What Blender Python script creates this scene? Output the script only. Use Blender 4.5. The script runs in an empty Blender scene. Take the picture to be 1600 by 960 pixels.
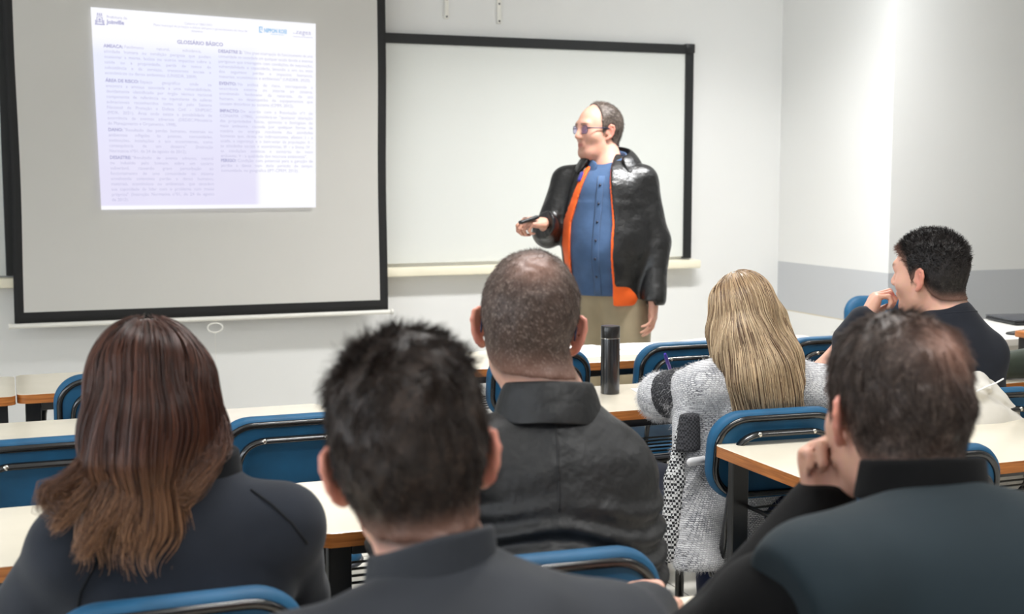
EXPOSURE = 0.07
import bpy, bmesh, math, random
import numpy as np
from mathutils import Vector, Matrix, Euler
random.seed(7); rng = np.random.default_rng(7)
SC = bpy.context.scene; COL = SC.collection
PI = math.pi

# ---------------------------------------------------------------- camera model (photo taken from 1.41 m, 1600 x 960)
FPX = 2050.0; PITCH = math.atan(208 / FPX); YAW = math.atan(FPX / (5330 * math.cos(PITCH))); CAMH = 1.41
cF = np.array([math.sin(YAW)*math.cos(PITCH), math.cos(YAW)*math.cos(PITCH), -math.sin(PITCH)])
cR = np.array([math.cos(YAW), -math.sin(YAW), 0.0]); cU = np.cross(cR, cF); cC = np.array([0, 0, CAMH])
def at(x, y, Y=None, z=None):
    "real-world point seen at photo pixel (x, y) on the plane Y = const or z = const"
    d = cF*FPX + cR*(x-800) - cU*(y-480)
    t = (Y - cC[1])/d[1] if Y is not None else (z - cC[2])/d[2]
    return cC + d*t

# ---------------------------------------------------------------- object helpers
def tag(o, label=None, cat=None, group=None, kind=None):
    if label: o['label'] = label
    if cat: o['category'] = cat
    if group: o['group'] = group
    if kind: o['kind'] = kind
    return o
def thing(name, loc=(0,0,0), rz=0.0, label=None, cat=None, group=None):
    o = bpy.data.objects.new(name, None); COL.objects.link(o)
    o.location = loc; o.rotation_euler = (0,0,rz); o.empty_display_size = .1
    return tag(o, label, cat, group)
def obj(name, me, mat=None, parent=None, smooth=False):
    o = bpy.data.objects.new(name, me); COL.objects.link(o)
    if mat is not None:
        for m in (mat if isinstance(mat, (list, tuple)) else [mat]): me.materials.append(m)
    if parent is not None: o.parent = parent
    if smooth: me.polygons.foreach_set('use_smooth', [True]*len(me.polygons))
    return o
def bm_obj(name, bm, mat=None, parent=None, smooth=False, auto=None):
    bmesh.ops.recalc_face_normals(bm, faces=bm.faces)
    me = bpy.data.meshes.new(name); bm.to_mesh(me); bm.free()
    o = obj(name, me, mat, parent, smooth or auto is not None)
    if auto is not None: me.set_sharp_from_angle(angle=auto)
    return o
def np_mesh(name, V, Fq):
    "fast mesh from arrays; Fq (n,4) or (n,3)"
    V = np.asarray(V, np.float32); Fq = np.asarray(Fq, np.int32)
    me = bpy.data.meshes.new(name); n, k = Fq.shape
    me.vertices.add(len(V)); me.vertices.foreach_set('co', V.ravel())
    me.loops.add(n*k); me.loops.foreach_set('vertex_index', Fq.ravel())
    me.polygons.add(n); me.polygons.foreach_set('loop_start', np.arange(0, n*k, k, dtype=np.int32))
    me.polygons.foreach_set('loop_total', np.full(n, k, np.int32))
    me.update(); me.validate(); return me
def copy_tree(o, parent=None):
    c = o.copy(); COL.objects.link(c)
    if parent is not None: c.parent = parent
    for ch in o.children: copy_tree(ch, c)
    return c

def add_box(bm, c, s, bev=0.0, seg=2, rot=None):
    r = bmesh.ops.create_cube(bm, size=1.0); vs = r['verts']
    bmesh.ops.scale(bm, vec=s, verts=vs)
    if bev > 0:
        es = list({e for v in vs for e in v.link_edges})
        r2 = bmesh.ops.bevel(bm, geom=es, offset=bev, segments=seg, affect='EDGES', profile=.5)
        vs = list({v for f in r2['faces'] for v in f.verts} | {v for v in vs if v.is_valid})
    if rot is not None: bmesh.ops.rotate(bm, cent=(0,0,0), matrix=rot, verts=vs)
    bmesh.ops.translate(bm, vec=c, verts=vs)
    return vs
def box_obj(name, c, s, mat, parent=None, bev=0.0, seg=2, rot=None):
    bm = bmesh.new(); add_box(bm, c, s, bev, seg, rot)
    return bm_obj(name, bm, mat, parent, auto=math.radians(35) if bev else None)
def fillet(pts, r, seg=6, closed=False):
    "round the corners of a polyline"
    P = [Vector(p) for p in pts]; out = []; n = len(P)
    for i, p in enumerate(P):
        if not closed and i in (0, n-1): out.append(p); continue
        a, b = P[(i-1) % n], P[(i+1) % n]; u, v = (a-p), (b-p)
        rr = min(r, u.length*.48, v.length*.48); u.normalize(); v.normalize()
        s, e = p+u*rr, p+v*rr
        for k in range(seg+1):
            t = k/seg; out.append((1-t)**2*s + 2*t*(1-t)*p + t*t*e)
    return out
def add_tube(bm, pts, rx, ry=None, n=10, closed=False, up=(0,0,1), taper=None, cap=True):
    "sweep an ellipse (rx sideways, ry along 'up') along points"
    P = [Vector(p) for p in pts]; ry = rx if ry is None else ry; rings = []; N = len(P); prev = None
    for i, p in enumerate(P):
        if closed: t = P[(i+1) % N] - P[i-1]
        else: t = P[min(i+1, N-1)] - P[max(i-1, 0)]
        t.normalize()
        u = Vector(up) if prev is None else prev
        u = u - t*u.dot(t)
        if u.length < 1e-4: u = Vector((1,0,0)) - t*t.x
        u.normalize(); prev = u if up is None or True else None; w = t.cross(u)
        k = 1.0 if taper is None else taper[i]
        rings.append([bm.verts.new(p + w*(rx*k*math.cos(2*PI*j/n)) + u*(ry*k*math.sin(2*PI*j/n))) for j in range(n)])
    M = N if closed else N-1
    for i in range(M):
        a, b = rings[i], rings[(i+1) % N]
        for j in range(n): bm.faces.new((a[j], a[(j+1) % n], b[(j+1) % n], b[j]))
    if not closed and cap:
        bm.faces.new(rings[0][::-1]); bm.faces.new(rings[-1])
    return rings
def rrect(w, h, r, seg=8):
    out = []
    for cx, cy, a0 in ((w/2-r, h/2-r, 0), (-w/2+r, h/2-r, 90), (-w/2+r, -h/2+r, 180), (w/2-r, -h/2+r, 270)):
        for k in range(seg+1):
            a = math.radians(a0 + 90*k/seg); out.append((cx + r*math.cos(a), cy + r*math.sin(a)))
    return out
def add_slab(bm, outline, layers, M=Matrix.Identity(4)):
    "stack inset copies of a 2-D outline: layers = [(inset, z)], capped both ends"
    n = len(outline); rings = []
    for ins, z in layers:
        ring = []
        for i, (x, y) in enumerate(outline):
            a, b = outline[i-1], outline[(i+1) % n]; tx, ty = b[0]-a[0], b[1]-a[1]; L = math.hypot(tx, ty) or 1
            ring.append(bm.verts.new(M @ Vector((x - ins*ty/L, y + ins*tx/L, z))))
        rings.append(ring)
    for a, b in zip(rings, rings[1:]):
        for j in range(n): bm.faces.new((a[j], a[(j+1) % n], b[(j+1) % n], b[j]))
    bm.faces.new(rings[0][::-1]); bm.faces.new(rings[-1]); return rings
def add_lathe(bm, prof, n=24, c=(0,0,0)):
    rings = [[bm.verts.new((c[0]+r*math.cos(2*PI*j/n), c[1]+r*math.sin(2*PI*j/n), c[2]+z)) for j in range(n)] for r, z in prof]
    for a, b in zip(rings, rings[1:]):
        for j in range(n): bm.faces.new((a[j], a[(j+1) % n], b[(j+1) % n], b[j]))
    bm.faces.new(rings[0][::-1]); bm.faces.new(rings[-1])

# ---------------------------------------------------------------- materials
def lin(c):
    if isinstance(c, str): c = [int(c[i:i+2], 16)/255 for i in (0, 2, 4)]
    else: c = [v/255 for v in c]
    return tuple(v/12.92 if v <= .04045 else ((v+.055)/1.055)**2.4 for v in c) + (1,)
class NB:
    def __init__(s, name):
        s.m = bpy.data.materials.new(name); s.m.use_nodes = True; s.nt = s.m.node_tree; s.nt.nodes.clear()
        s.out = s.n('ShaderNodeOutputMaterial'); s.b = s.n('ShaderNodeBsdfPrincipled'); s.l(s.b.outputs[0], s.out.inputs[0])
    def n(s, t, **k):
        x = s.nt.nodes.new(t)
        for a, v in k.items():
            if a.startswith('i_'): x.inputs[a[2:].replace('_', ' ')].default_value = v
            else: setattr(x, a, v)
        return x
    def l(s, a, b): s.nt.links.new(a, b)
    def set(s, **k):
        for a, v in k.items(): s.b.inputs[a.replace('_', ' ')].default_value = v
        return s
    def coord(s, kind='Object', scale=(1,1,1)):
        tc = s.n('ShaderNodeTexCoord'); mp = s.n('ShaderNodeMapping'); mp.inputs['Scale'].default_value = scale
        s.l(tc.outputs[kind], mp.inputs[0]); return mp.outputs[0]
    def noise(s, scale, detail=3, vec=None, rough=.5):
        x = s.n('ShaderNodeTexNoise'); x.inputs['Scale'].default_value = scale; x.inputs['Detail'].default_value = detail; x.inputs['Roughness'].default_value = rough
        if vec is not None: s.l(vec, x.inputs['Vector'])
        return x
    def ramp(s, fac, stops):
        r = s.n('ShaderNodeValToRGB'); e = r.color_ramp.elements
        while len(e) < len(stops): e.new(.5)
        for i, (p, c) in enumerate(stops): e[i].position = p; e[i].color = c
        s.l(fac, r.inputs[0]); return r.outputs[0]
    def bump(s, h, strength=.3, dist=.002, prev=None):
        b = s.n('ShaderNodeBump'); b.inputs['Strength'].default_value = strength; b.inputs['Distance'].default_value = dist
        s.l(h, b.inputs['Height'])
        if prev is not None: s.l(prev, b.inputs['Normal'])
        return b.outputs[0]
    def mix(s, f, a, b, mode='MIX'):
        x = s.n('ShaderNodeMix', data_type='RGBA', blend_type=mode)
        for sock, v in ((x.inputs[0], f), (x.inputs[6], a), (x.inputs[7], b)):
            if hasattr(v, 'default_value') or hasattr(v, 'is_output'): s.l(v, sock)
            else: sock.default_value = v
        return x.outputs[2]
def simple(name, c, rough=.5, metal=0.0, spec=.5, var=.0, nscale=20, bump=0, bscale=200, bdist=.001, sheen=0, coat=0):
    b = NB(name); col = lin(c); b.set(Roughness=rough, Metallic=metal); b.b.inputs['Specular IOR Level'].default_value = spec
    v = b.coord('Object')
    if var > 0:
        nz = b.noise(nscale, 4, v); d = tuple(x*(1-var) for x in col[:3])+(1,); u = tuple(min(1, x*(1+var)) for x in col[:3])+(1,)
        b.l(b.ramp(nz.outputs['Fac'], [(.3, d), (.7, u)]), b.b.inputs['Base Color'])
    else: b.b.inputs['Base Color'].default_value = col
    if bump > 0: b.l(b.bump(b.noise(bscale, 3, v).outputs['Fac'], bump, bdist), b.b.inputs['Normal'])
    if sheen: b.b.inputs['Sheen Weight'].default_value = sheen; b.b.inputs['Sheen Roughness'].default_value = .5
    if coat: b.b.inputs['Coat Weight'].default_value = coat; b.b.inputs['Coat Roughness'].default_value = .1
    return b.m
def emit(name, c, s=1.0):
    b = NB(name); b.b.inputs['Base Color'].default_value = (0,0,0,1); b.b.inputs['Emission Color'].default_value = lin(c); b.b.inputs['Emission Strength'].default_value = s
    return b.m
M = {}
M['wall'] = simple('wall_paint', (226,226,224), .6, var=.015, nscale=1.5, bump=.15, bscale=90, bdist=.001)
M['ceiling'] = simple('ceiling_paint', (228,228,226), .8)
M['whiteboard'] = simple('whiteboard_enamel', (222,224,220), .28, var=.012, nscale=2)
M['black_frame'] = simple('black_frame_paint', (24,26,27), .38)
M['cream_wood'] = simple('cream_wood', (238,231,208), .5, var=.03, nscale=6)
M['screen'] = simple('screen_fabric', (205,203,198), .75, var=.01, nscale=3, bump=.1, bscale=500)
M['screen_black'] = simple('screen_border', (17,17,18), .7)
M['white_plastic'] = simple('white_plastic', (232,230,222), .4)
M['laminate'] = simple('desk_laminate', (222,214,196), .20, var=.03, nscale=9, spec=.5, bump=.03, bscale=60)
def wood_edge():
    b = NB('desk_edge_wood'); v = b.coord('Object', (3, 3, 60)); nz = b.noise(4, 4, v)
    b.l(b.ramp(nz.outputs['Fac'], [(.3, lin((150,86,38))), (.7, lin((196,124,62)))]), b.b.inputs['Base Color']); b.set(Roughness=.35); return b.m
M['edge'] = wood_edge()
M['black_metal'] = simple('black_painted_metal', (22,21,21), .28, spec=.6)
M['black_trim'] = simple('black_rubber_trim', (18,19,21), .22, spec=.6, coat=.3)
M['chrome'] = simple('screw_metal', (200,196,188), .25, metal=1)
def upholstery():
    b = NB('blue_upholstery'); v = b.coord('Object'); nz = b.noise(12, 4, v)
    b.l(b.ramp(nz.outputs['Fac'], [(.25, lin((0,68,102))), (.75, lin((2,84,124)))]), b.b.inputs['Base Color'])
    wv = b.n('ShaderNodeTexVoronoi'); wv.inputs['Scale'].default_value = 700; b.l(v, wv.inputs['Vector'])
    b.l(b.bump(wv.outputs['Distance'], .25, .0006), b.b.inputs['Normal']); b.set(Roughness=.62); b.b.inputs['Sheen Weight'].default_value = .03; return b.m
M['blue'] = upholstery()
def floor_mat():
    b = NB('floor_tiles'); v = b.coord('Object'); br = b.n('ShaderNodeTexBrick'); br.offset = 0; br.inputs['Scale'].default_value = 1
    br.inputs['Brick Width'].default_value = .42; br.inputs['Row Height'].default_value = .42; br.inputs['Mortar Size'].default_value = .004
    br.inputs['Color1'].default_value = lin((222,218,208)); br.inputs['Color2'].default_value = lin((216,212,203)); br.inputs['Mortar'].default_value = lin((150,146,138))
    b.l(v, br.inputs['Vector']); b.l(br.outputs['Color'], b.b.inputs['Base Color'])
    b.l(b.bump(br.outputs['Fac'], .4, -.002), b.b.inputs['Normal']); b.set(Roughness=.22); return b.m
M['floor'] = floor_mat()
def band_wall():
    "white wall paint with one grey painted band between 0.62 m and 0.91 m"
    b = NB('wall_paint_with_grey_band'); g = b.n('ShaderNodeNewGeometry'); s = b.n('ShaderNodeSeparateXYZ'); b.l(g.outputs['Position'], s.inputs[0])
    r = b.ramp(s.outputs['Z'], [(0, lin((226,226,224))), (.631, lin((196,180,140))), (.636, lin((188,190,193))), (.908, lin((226,226,224)))])
    for nd in b.nt.nodes:
        if nd.type == 'VALTORGB': nd.color_ramp.interpolation = 'CONSTANT'
    b.l(r, b.b.inputs['Base Color']); v = b.coord('Object'); b.l(b.bump(b.noise(90, 3, v).outputs['Fac'], .15, .001), b.b.inputs['Normal']); b.set(Roughness=.55); return b.m
M['band_wall'] = band_wall()
M['paper'] = simple('white_paper', (240,240,242), .6)
M['dark_plastic'] = simple('dark_plastic', (24,25,28), .35)
M['laptop_grey'] = simple('laptop_shell', (58,60,66), .4)

# ---------------------------------------------------------------- room shell
XL, XC, XR, YF, YS, YB, ZC = -3.2, 4.16, 7.0, 6.5, 5.485, -3.5, 2.95
def wall(name, c, s, mat): return tag(box_obj(name, c, s, mat), kind='structure')
T = .12
wall('floor', ((XL+XR)/2, (YF+YB)/2, -.05), (XR-XL+2*T, YF-YB+2*T, .1), M['floor'])
wall('ceiling', ((XL+XR)/2, (YF+YB)/2, ZC+.05), (XR-XL+2*T, YF-YB+2*T, .1), M['ceiling'])
wall('wall_front', ((XL+XC)/2, YF+T/2, ZC/2), (XC-XL+2*T, T, ZC), M['wall'])
wall('wall_recess', (XC+T/2+.0, (YF+YS)/2+T/2+.0, ZC/2), (T, YF-YS-T, ZC), M['band_wall'])
wall('wall_front_right', ((XC+XR)/2, YS+T/2, ZC/2), (XR-XC, T, ZC), M['band_wall'])
wall('wall_right', (XR+T/2, (YS+YB)/2, ZC/2), (T, YS-YB, ZC), M['band_wall'])
wall('wall_back', ((XL+XR)/2, YB-T/2, ZC/2), (XR-XL, T, ZC), M['wall'])
# left wall with three daylight windows
WZ0, WZ1 = 1.0, 2.35; WINS = [(-2.6, -1.0), (.2, 1.8), (2.7, 4.3)]
bm = bmesh.new(); add_box(bm, (XL-T/2, (YF+YB)/2, WZ0/2), (T, YF-YB, WZ0)); add_box(bm, (XL-T/2, (YF+YB)/2, (WZ1+ZC)/2), (T, YF-YB, ZC-WZ1))
ys = [YB] + [v for w in WINS for v in w] + [YF]
for a, b_ in zip(ys[::2], ys[1::2]): add_box(bm, (XL-T/2, (a+b_)/2, (WZ0+WZ1)/2), (T, b_-a, WZ1-WZ0))
tag(bm_obj('wall_left', bm, M['wall']), kind='structure')
glass = NB('window_glass'); glass.set(Roughness=.02)
_tr = glass.n('ShaderNodeBsdfTransparent'); _mx = glass.n('ShaderNodeMixShader'); _mx.inputs[0].default_value = .06
glass.l(_tr.outputs[0], _mx.inputs[1]); glass.l(glass.b.outputs[0], _mx.inputs[2]); glass.l(_mx.outputs[0], glass.out.inputs[0])
for i, (a, b_) in enumerate(WINS):
    w = tag(thing('window_%d' % (i+1), (XL-T/2, (a+b_)/2, WZ0)), kind='structure'); W_, H_ = b_-a, WZ1-WZ0
    bm = bmesh.new()
    for y, z, sy, sz in ((0, .02, W_, .04), (0, H_-.02, W_, .04), (-W_/2+.02, H_/2, .04, H_-.08), (W_/2-.02, H_/2, .04, H_-.08), (0, H_/2, .035, H_-.08)): add_box(bm, (0, y, z), (.05, sy, sz))
    bm_obj('window_frame', bm, M['white_plastic'], w)
    box_obj('window_pane', (0, 0, H_/2), (.006, W_-.08, H_-.08), glass.m, w)
# skirting on the walls that are in view
tag(box_obj('baseboard_front', ((XL+XC)/2, YF-.008, .035), (XC-XL-.02, .016, .07), M['wall']), kind='structure')
tag(box_obj('baseboard_recess', (XC-.008, (YS+YF)/2, .035), (.016, YF-YS-.04, .07), M['wall']), kind='structure')

# ---------------------------------------------------------------- ceiling luminaires
M['lamp_white'] = simple('luminaire_housing', (235,235,232), .4)
M['tube'] = emit('fluorescent_tube', (250,252,255), 6)
lum_spec = [(2.8, 4.85), (3.35, 1.6), (1.1, 2.6), (1.1, .2), (-1.3, 1.2), (-1.3, -1.6), (3.35, -1.2)]
def make_lum():
    t = thing('ceiling_light'); bm = bmesh.new(); add_box(bm, (0,0,.03), (1.25,.24,.05), .008)
    bm_obj('housing', bm, M['lamp_white'], t)
    for s in (-1, 1):
        bm = bmesh.new(); add_tube(bm, [(-.58, s*.06, -.012), (.58, s*.06, -.012)], .013, n=10); bm_obj('tube', bm, M['tube'], t, True)
    return t
L0 = make_lum()
for i, (x, y) in enumerate(lum_spec):
    o = L0 if i == 0 else copy_tree(L0); o.location = (x, y, ZC-.056)
    tag(o, 'white twin tube fluorescent ceiling luminaire above the classroom desks', 'ceiling light', 'fluorescent ceiling luminaires')
def area(name, loc, size, power, rot=(0,0,0), color=(1,1,1), spread=PI):
    d = bpy.data.lights.new(name, 'AREA'); d.shape = 'RECTANGLE'; d.size, d.size_y = size; d.energy = power; d.color = color; d.spread = spread
    o = bpy.data.objects.new(name, d); COL.objects.link(o); o.location = loc; o.rotation_euler = rot; return o
POW = [58, 20, 29, 28, 8, 13, 13]
for (x, y), p in zip(lum_spec, POW): area('luminaire_light', (x, y, ZC-.09), (1.2, .22), p, color=(1, .995, .985), spread=math.radians(132))
for a, b_ in WINS: area('window_daylight', (XL-T-.05, (a+b_)/2, (WZ0+WZ1)/2), (WZ1-WZ0, b_-a), 50, rot=(0, -PI/2, 0), color=(.88, .94, 1))
area('wall_washer_light', (3.72, 4.98, ZC-.08), (.35, .12), 16, color=(.95, .98, 1))
wl = bpy.data.worlds.new('World'); SC.world = wl; wl.use_nodes = True
bg = wl.node_tree.nodes['Background']; bg.inputs[0].default_value = (.75, .86, 1, 1); bg.inputs[1].default_value = 1.0

# ---------------------------------------------------------------- wall fittings
def quad_frame(name, x0, x1, z0, z1, y, w, d, mat, parent, wb=None):
    bm = bmesh.new()
    add_box(bm, ((x0+x1)/2, y, z1-w/2), (x1-x0, d, w), .003); add_box(bm, (x0+w/2, y, (z0+z1-w)/2), (w, d, z1-w-z0), .003); add_box(bm, (x1-w/2, y, (z0+z1-w)/2), (w, d, z1-w-z0), .003)
    if wb: add_box(bm, ((x0+x1)/2, y, z0+wb/2), (x1-x0-2*w, d, wb), .003)
    return bm_obj(name, bm, mat, parent)
BZ0, BZ1 = .942, 2.117
b1 = thing('whiteboard', (1.55, YF, BZ0), label='large black framed whiteboard behind the standing presenter', cat='whiteboard')
b1x0, b1x1 = 1.06, 3.577
box_obj('panel', ((b1x0+b1x1)/2-1.55, -.010, (BZ1-BZ0)/2), (b1x1-b1x0-.06, .016, BZ1-BZ0-.02), M['whiteboard'], b1)
o = quad_frame('frame', b1x0-1.55, b1x1-1.55, 0, BZ1-BZ0, -.014, .05, .028, M['black_frame'], b1)
box_obj('corner_cap', (b1x1-1.55-.024, -.016, BZ1-BZ0-.02), (.056, .034, .05), M['black_frame'], b1, .004)
b2 = thing('whiteboard', (-.6, YF, BZ0), label='second whiteboard showing only a sliver at the left edge of the projection screen', cat='whiteboard')
box_obj('panel', (-.3, -.010, (2.15-BZ0)/2), (1.9, .016, 2.15-BZ0), M['whiteboard'], b2)
quad_frame('frame', -1.28, .68, 0, 2.235-BZ0, -.014, .08, .028, M['black_frame'], b2)
tr = thing('chalk_ledge', (1.2, YF, .89), label='cream wooden ledge running along the wall under the whiteboards', cat='ledge')
box_obj('shelf', (-.1, -.045, .022), (2*2.404+.2, .09, .044), M['cream_wood'], tr, .005)
# shelf rails high on the wall
for i, (px, pb, lb) in enumerate(((697, 30, 'perforated white steel rail high on the wall, nearer the projection screen'), (779, 37, 'perforated white steel rail high on the wall, farther from the projection screen'))):
    p = at(px, pb, Y=YF); bm = bmesh.new(); L_ = 2.62 - p[2]
    add_box(bm, (0, -.006, L_/2), (.022, .012, L_), .003)
    t = thing('wall_rail', (p[0], YF, p[2]), label=lb, cat='rail', group='perforated shelf rails'); bm_obj('channel', bm, M['white_plastic'], t)
    for k in range(5):
        bm = bmesh.new(); m4 = Matrix.Translation((0, -.0125, .012+.088*k)) @ Matrix.Rotation(PI/2, 4, 'X'); bmesh.ops.create_cone(bm, cap_ends=True, segments=12, radius1=.005, radius2=.005, depth=.002, matrix=m4); bm_obj('screw', bm, M['dark_plastic'], t)

# projection screen (pull-down, hangs a little in front of the wall)
SY = 6.38
sx0, sx1, sz0, sz1 = .028, 1.795, .728, 2.80
scr = thing('projection_screen', (.91, SY, sz0), label='pull-down projection screen with black border showing a text slide', cat='projection screen')
bm = bmesh.new(); cx = .91
NX, NZ = 24, 24
def scr_pt(u, v): # gentle belly and curled side edges of the fabric
    x = sx0 + (sx1-sx0)*u; z = sz0 + (sz1-sz0)*v
    e = .010*math.sin(PI*v*1.3)*((2*abs(u-.5))**6); dx = -.012*(1-v)*0 + .012*((.5-u)*2)*math.sin(PI*min(1, v*1.6))**2
    return Vector((x-cx+dx*.6, -e, z-sz0))
bw_x, bw_z = .042/(sx1-sx0), .05/(sz1-sz0)
us = [0, bw_x*.5, bw_x] + [bw_x+(1-2*bw_x)*k/NX for k in range(1, NX)] + [1-bw_x, 1-bw_x*.5, 1]; vs_ = [0, bw_z*.5, bw_z] + [bw_z+(1-2*bw_z)*k/NZ for k in range(1, NZ)] + [1-bw_z, 1]
gr = [[bm.verts.new(scr_pt(u, v)) for u in us] for v in vs_]
for i in range(len(vs_)-1):
    for j in range(len(us)-1):
        f = bm.faces.new((gr[i][j], gr[i][j+1], gr[i+1][j+1], gr[i+1][j]))
        f.material_index = 1 if (j < 2 or j >= len(us)-3 or i < 2 or i >= len(vs_)-2) else 0
ret = bmesh.ops.extrude_face_region(bm, geom=list(bm.faces)); bmesh.ops.translate(bm, vec=(0,.003,0), verts=[v for v in ret['geom'] if isinstance(v, bmesh.types.BMVert)])
bm_obj('fabric', bm, [M['screen'], M['screen_black']], scr, smooth=True)
bm = bmesh.new(); add_tube(bm, [(sx0-.02-cx, 0, -.012), (sx1+.012-cx, 0, -.012)], .011, n=14)
for s in (sx0-.026-cx, sx1+.014-cx): add_tube(bm, [(s, 0, -.012), (s+.012, 0, -.012)], .014, n=14)
bm_obj('bottom_bar', bm, M['white_plastic'], scr, auto=.6)
bm = bmesh.new(); add_tube(bm, [(sx0-.1-cx, 0, sz1-sz0+.05), (sx1+.1-cx, 0, sz1-sz0+.05)], .045, n=18); bm_obj('roller_case', bm, M['white_plastic'], scr, auto=.6)
for s in (-1, 1):
    box_obj('bracket', (s*.9, .055, sz1-sz0+.05), (.03, .13, .07), M['white_plastic'], scr)
rp = at(336, 511, Y=SY); bm = bmesh.new()
add_tube(bm, [(rp[0]-cx+.036*math.cos(a), 0, rp[2]-sz0+.012-.030*(1+math.sin(a))*.75+.006) for a in [2*PI*k/24 for k in range(24)]], .0035, n=8, closed=True, up=(0,1,0))
bm_obj('pull_ring', bm, M['white_plastic'], scr, True)
bm = bmesh.new(); add_tube(bm, [(rp[0]-cx, 0, rp[2]-sz0-.03), (rp[0]-cx+.002, .0, -.36), (rp[0]-cx, 0, -.6)], .0015, n=6); bm_obj('pull_cord', bm, M['white_plastic'], scr)
# ---------------------------------------------------------------- projected slide
sl = thing('projected_slide', (.922, SY, 1.245), label='bright lavender white projected text slide on the projection screen', cat='slide')
QTL, QTR, QBR, QBL = (.403,2.166), (1.441,2.133), (1.428,1.247), (.422,1.245)
SLY = -.020
def slide_pt(u, v, off=0): # u right, v down in 0..1 : keystoned quad of the projector beam
    x = (1-v)*((1-u)*QTL[0]+u*QTR[0]) + v*((1-u)*QBL[0]+u*QBR[0]); z = (1-v)*((1-u)*QTL[1]+u*QTR[1]) + v*((1-u)*QBL[1]+u*QBR[1])
    return Vector((x-.922, SLY-off, z-1.245))
def slide_mat():
    b = NB('slide_light'); uv = b.n('ShaderNodeUVMap'); s = b.n('ShaderNodeSeparateXYZ'); b.l(uv.outputs[0], s.inputs[0])
    def m(op, a, c=None, d=None):
        x = b.n('ShaderNodeMath', operation=op)
        for i, v in enumerate((a, c, d)):
            if v is None: continue
            if isinstance(v, (int, float)): x.inputs[i].default_value = v
            else: b.l(v, x.inputs[i])
        return x.outputs[0]
    def ss(v, a, c):
        x = b.n('ShaderNodeMapRange', interpolation_type='SMOOTHSTEP'); x.inputs[1].default_value = a; x.inputs[2].default_value = c; b.l(v, x.inputs[0]); return x.outputs[0]
    U, V = s.outputs['X'], s.outputs['Y']   # V: 0 top, 1 bottom
    left = ss(U, .74, .66); header = ss(V, .13, .24); foot = ss(V, .985, .975)
    edge = ss(U, .74, .70); mid = m('MULTIPLY', m('MULTIPLY', edge, header), foot)
    # figure of the slide background: a paler cloud in the right column
    nz = b.noise(3.0, 3); b.l(uv.outputs[0], nz.inputs['Vector'])
    fac = m('MULTIPLY', mid, m('ADD', .72, m('MULTIPLY', nz.outputs['Fac'], .4)))
    lower = ss(V, .25, .9); 
    c1 = b.mix(lower, lin((232,235,255)), lin((226,222,245)))
    c = b.mix(fac, lin((250,250,255)), c1)
    b.b.inputs['Base Color'].default_value = (0,0,0,1); b.l(c, b.b.inputs['Emission Color']); b.b.inputs['Emission Strength'].default_value = 1.0
    b.b.inputs['Specular IOR Level'].default_value = 0
    return b.m
bm = bmesh.new(); uvl = bm.loops.layers.uv.new('UVMap'); N = 16
g = [[bm.verts.new(slide_pt(i/N, j/N)) for i in range(N+1)] for j in range(N+1)]
for j in range(N):
    for i in range(N):
        f = bm.faces.new((g[j][i], g[j+1][i], g[j+1][i+1], g[j][i+1]))
        for lp, (a, c) in zip(f.loops, ((i, j), (i, j+1), (i+1, j+1), (i+1, j))): lp[uvl].uv = (a/N, c/N)
r_ = bmesh.ops.extrude_face_region(bm, geom=list(bm.faces)); bmesh.ops.translate(bm, vec=(0,.001,0), verts=[v for v in r_['geom'] if isinstance(v, bmesh.types.BMVert)])
me = bpy.data.meshes.new('light_panel'); bm.to_mesh(me); bm.free(); obj('light_panel', me, slide_mat(), sl)
M['ink'] = emit('slide_text', (190,188,216), 1); M['ink_bold'] = emit('slide_heading_text', (176,175,208), 1); M['ink_blue'] = emit('slide_logo_blue', (146,192,230), 1)
ASP = 1.03/.90   # slide width / height
def text_geo(body, size, bold=0.0, space=1.0):
    cu = bpy.data.curves.new('t', 'FONT'); cu.body = body; cu.size = size; cu.offset = bold; cu.space_word = space; cu.resolution_u = 2
    o = bpy.data.objects.new('t', cu); COL.objects.link(o); dg = bpy.context.evaluated_depsgraph_get(); me = bpy.data.meshes.new_from_object(o.evaluated_get(dg))
    V = np.zeros(len(me.vertices)*3, np.float32); me.vertices.foreach_get('co', V); V = V.reshape(-1, 3); P = [tuple(p.vertices) for p in me.polygons]
    bpy.data.objects.remove(o); bpy.data.curves.remove(cu); bpy.data.meshes.remove(me); return V, P
class TextBlock:
    def __init__(s): s.V = []; s.F = []; s.n = 0
    def put(s, V, P, u, v):   # V in slide-height units -> u, v
        for x, y, _ in V: s.V.append(slide_pt(u + x/ASP, v - y, .0012))
        s.F += [tuple(i+s.n for i in p) for p in P]; s.n += len(V)
    def build(s, name, mat):
        me = bpy.data.meshes.new(name); me.from_pydata(s.V, [], s.F); return obj(name, me, mat, sl)
def line(tb, body, u0, u1, v, size, justify=True, boldhead=None, tbh=None):
    head = ''
    if boldhead: hv, hp = text_geo(boldhead, size, .0009); tbh.put(hv, hp, u0, v); u0 += (hv[:,0].max() + size*.28)/ASP
    V, P = text_geo(body, size)
    w = V[:,0].max(); W_ = (u1-u0)*ASP
    if justify and ' ' in body:
        V2, _ = text_geo(body, size, 0, 2.0); per = V2[:,0].max() - w
        k = 1 + (W_-w)/per if per > 1e-6 else 1
        if k > .55: V, P = text_geo(body, size, 0, k)
        w = V[:,0].max()
        if w > 1e-6: V = V*np.array([min(1, W_/w), 1, 1])
    elif w > W_: V = V*np.array([W_/w, 1, 1])
    tb.put(V, P, u0, v)
tb, tbh = TextBlock(), TextBlock()
LC, RC = (.045, .513), (.548, .985)
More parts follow.
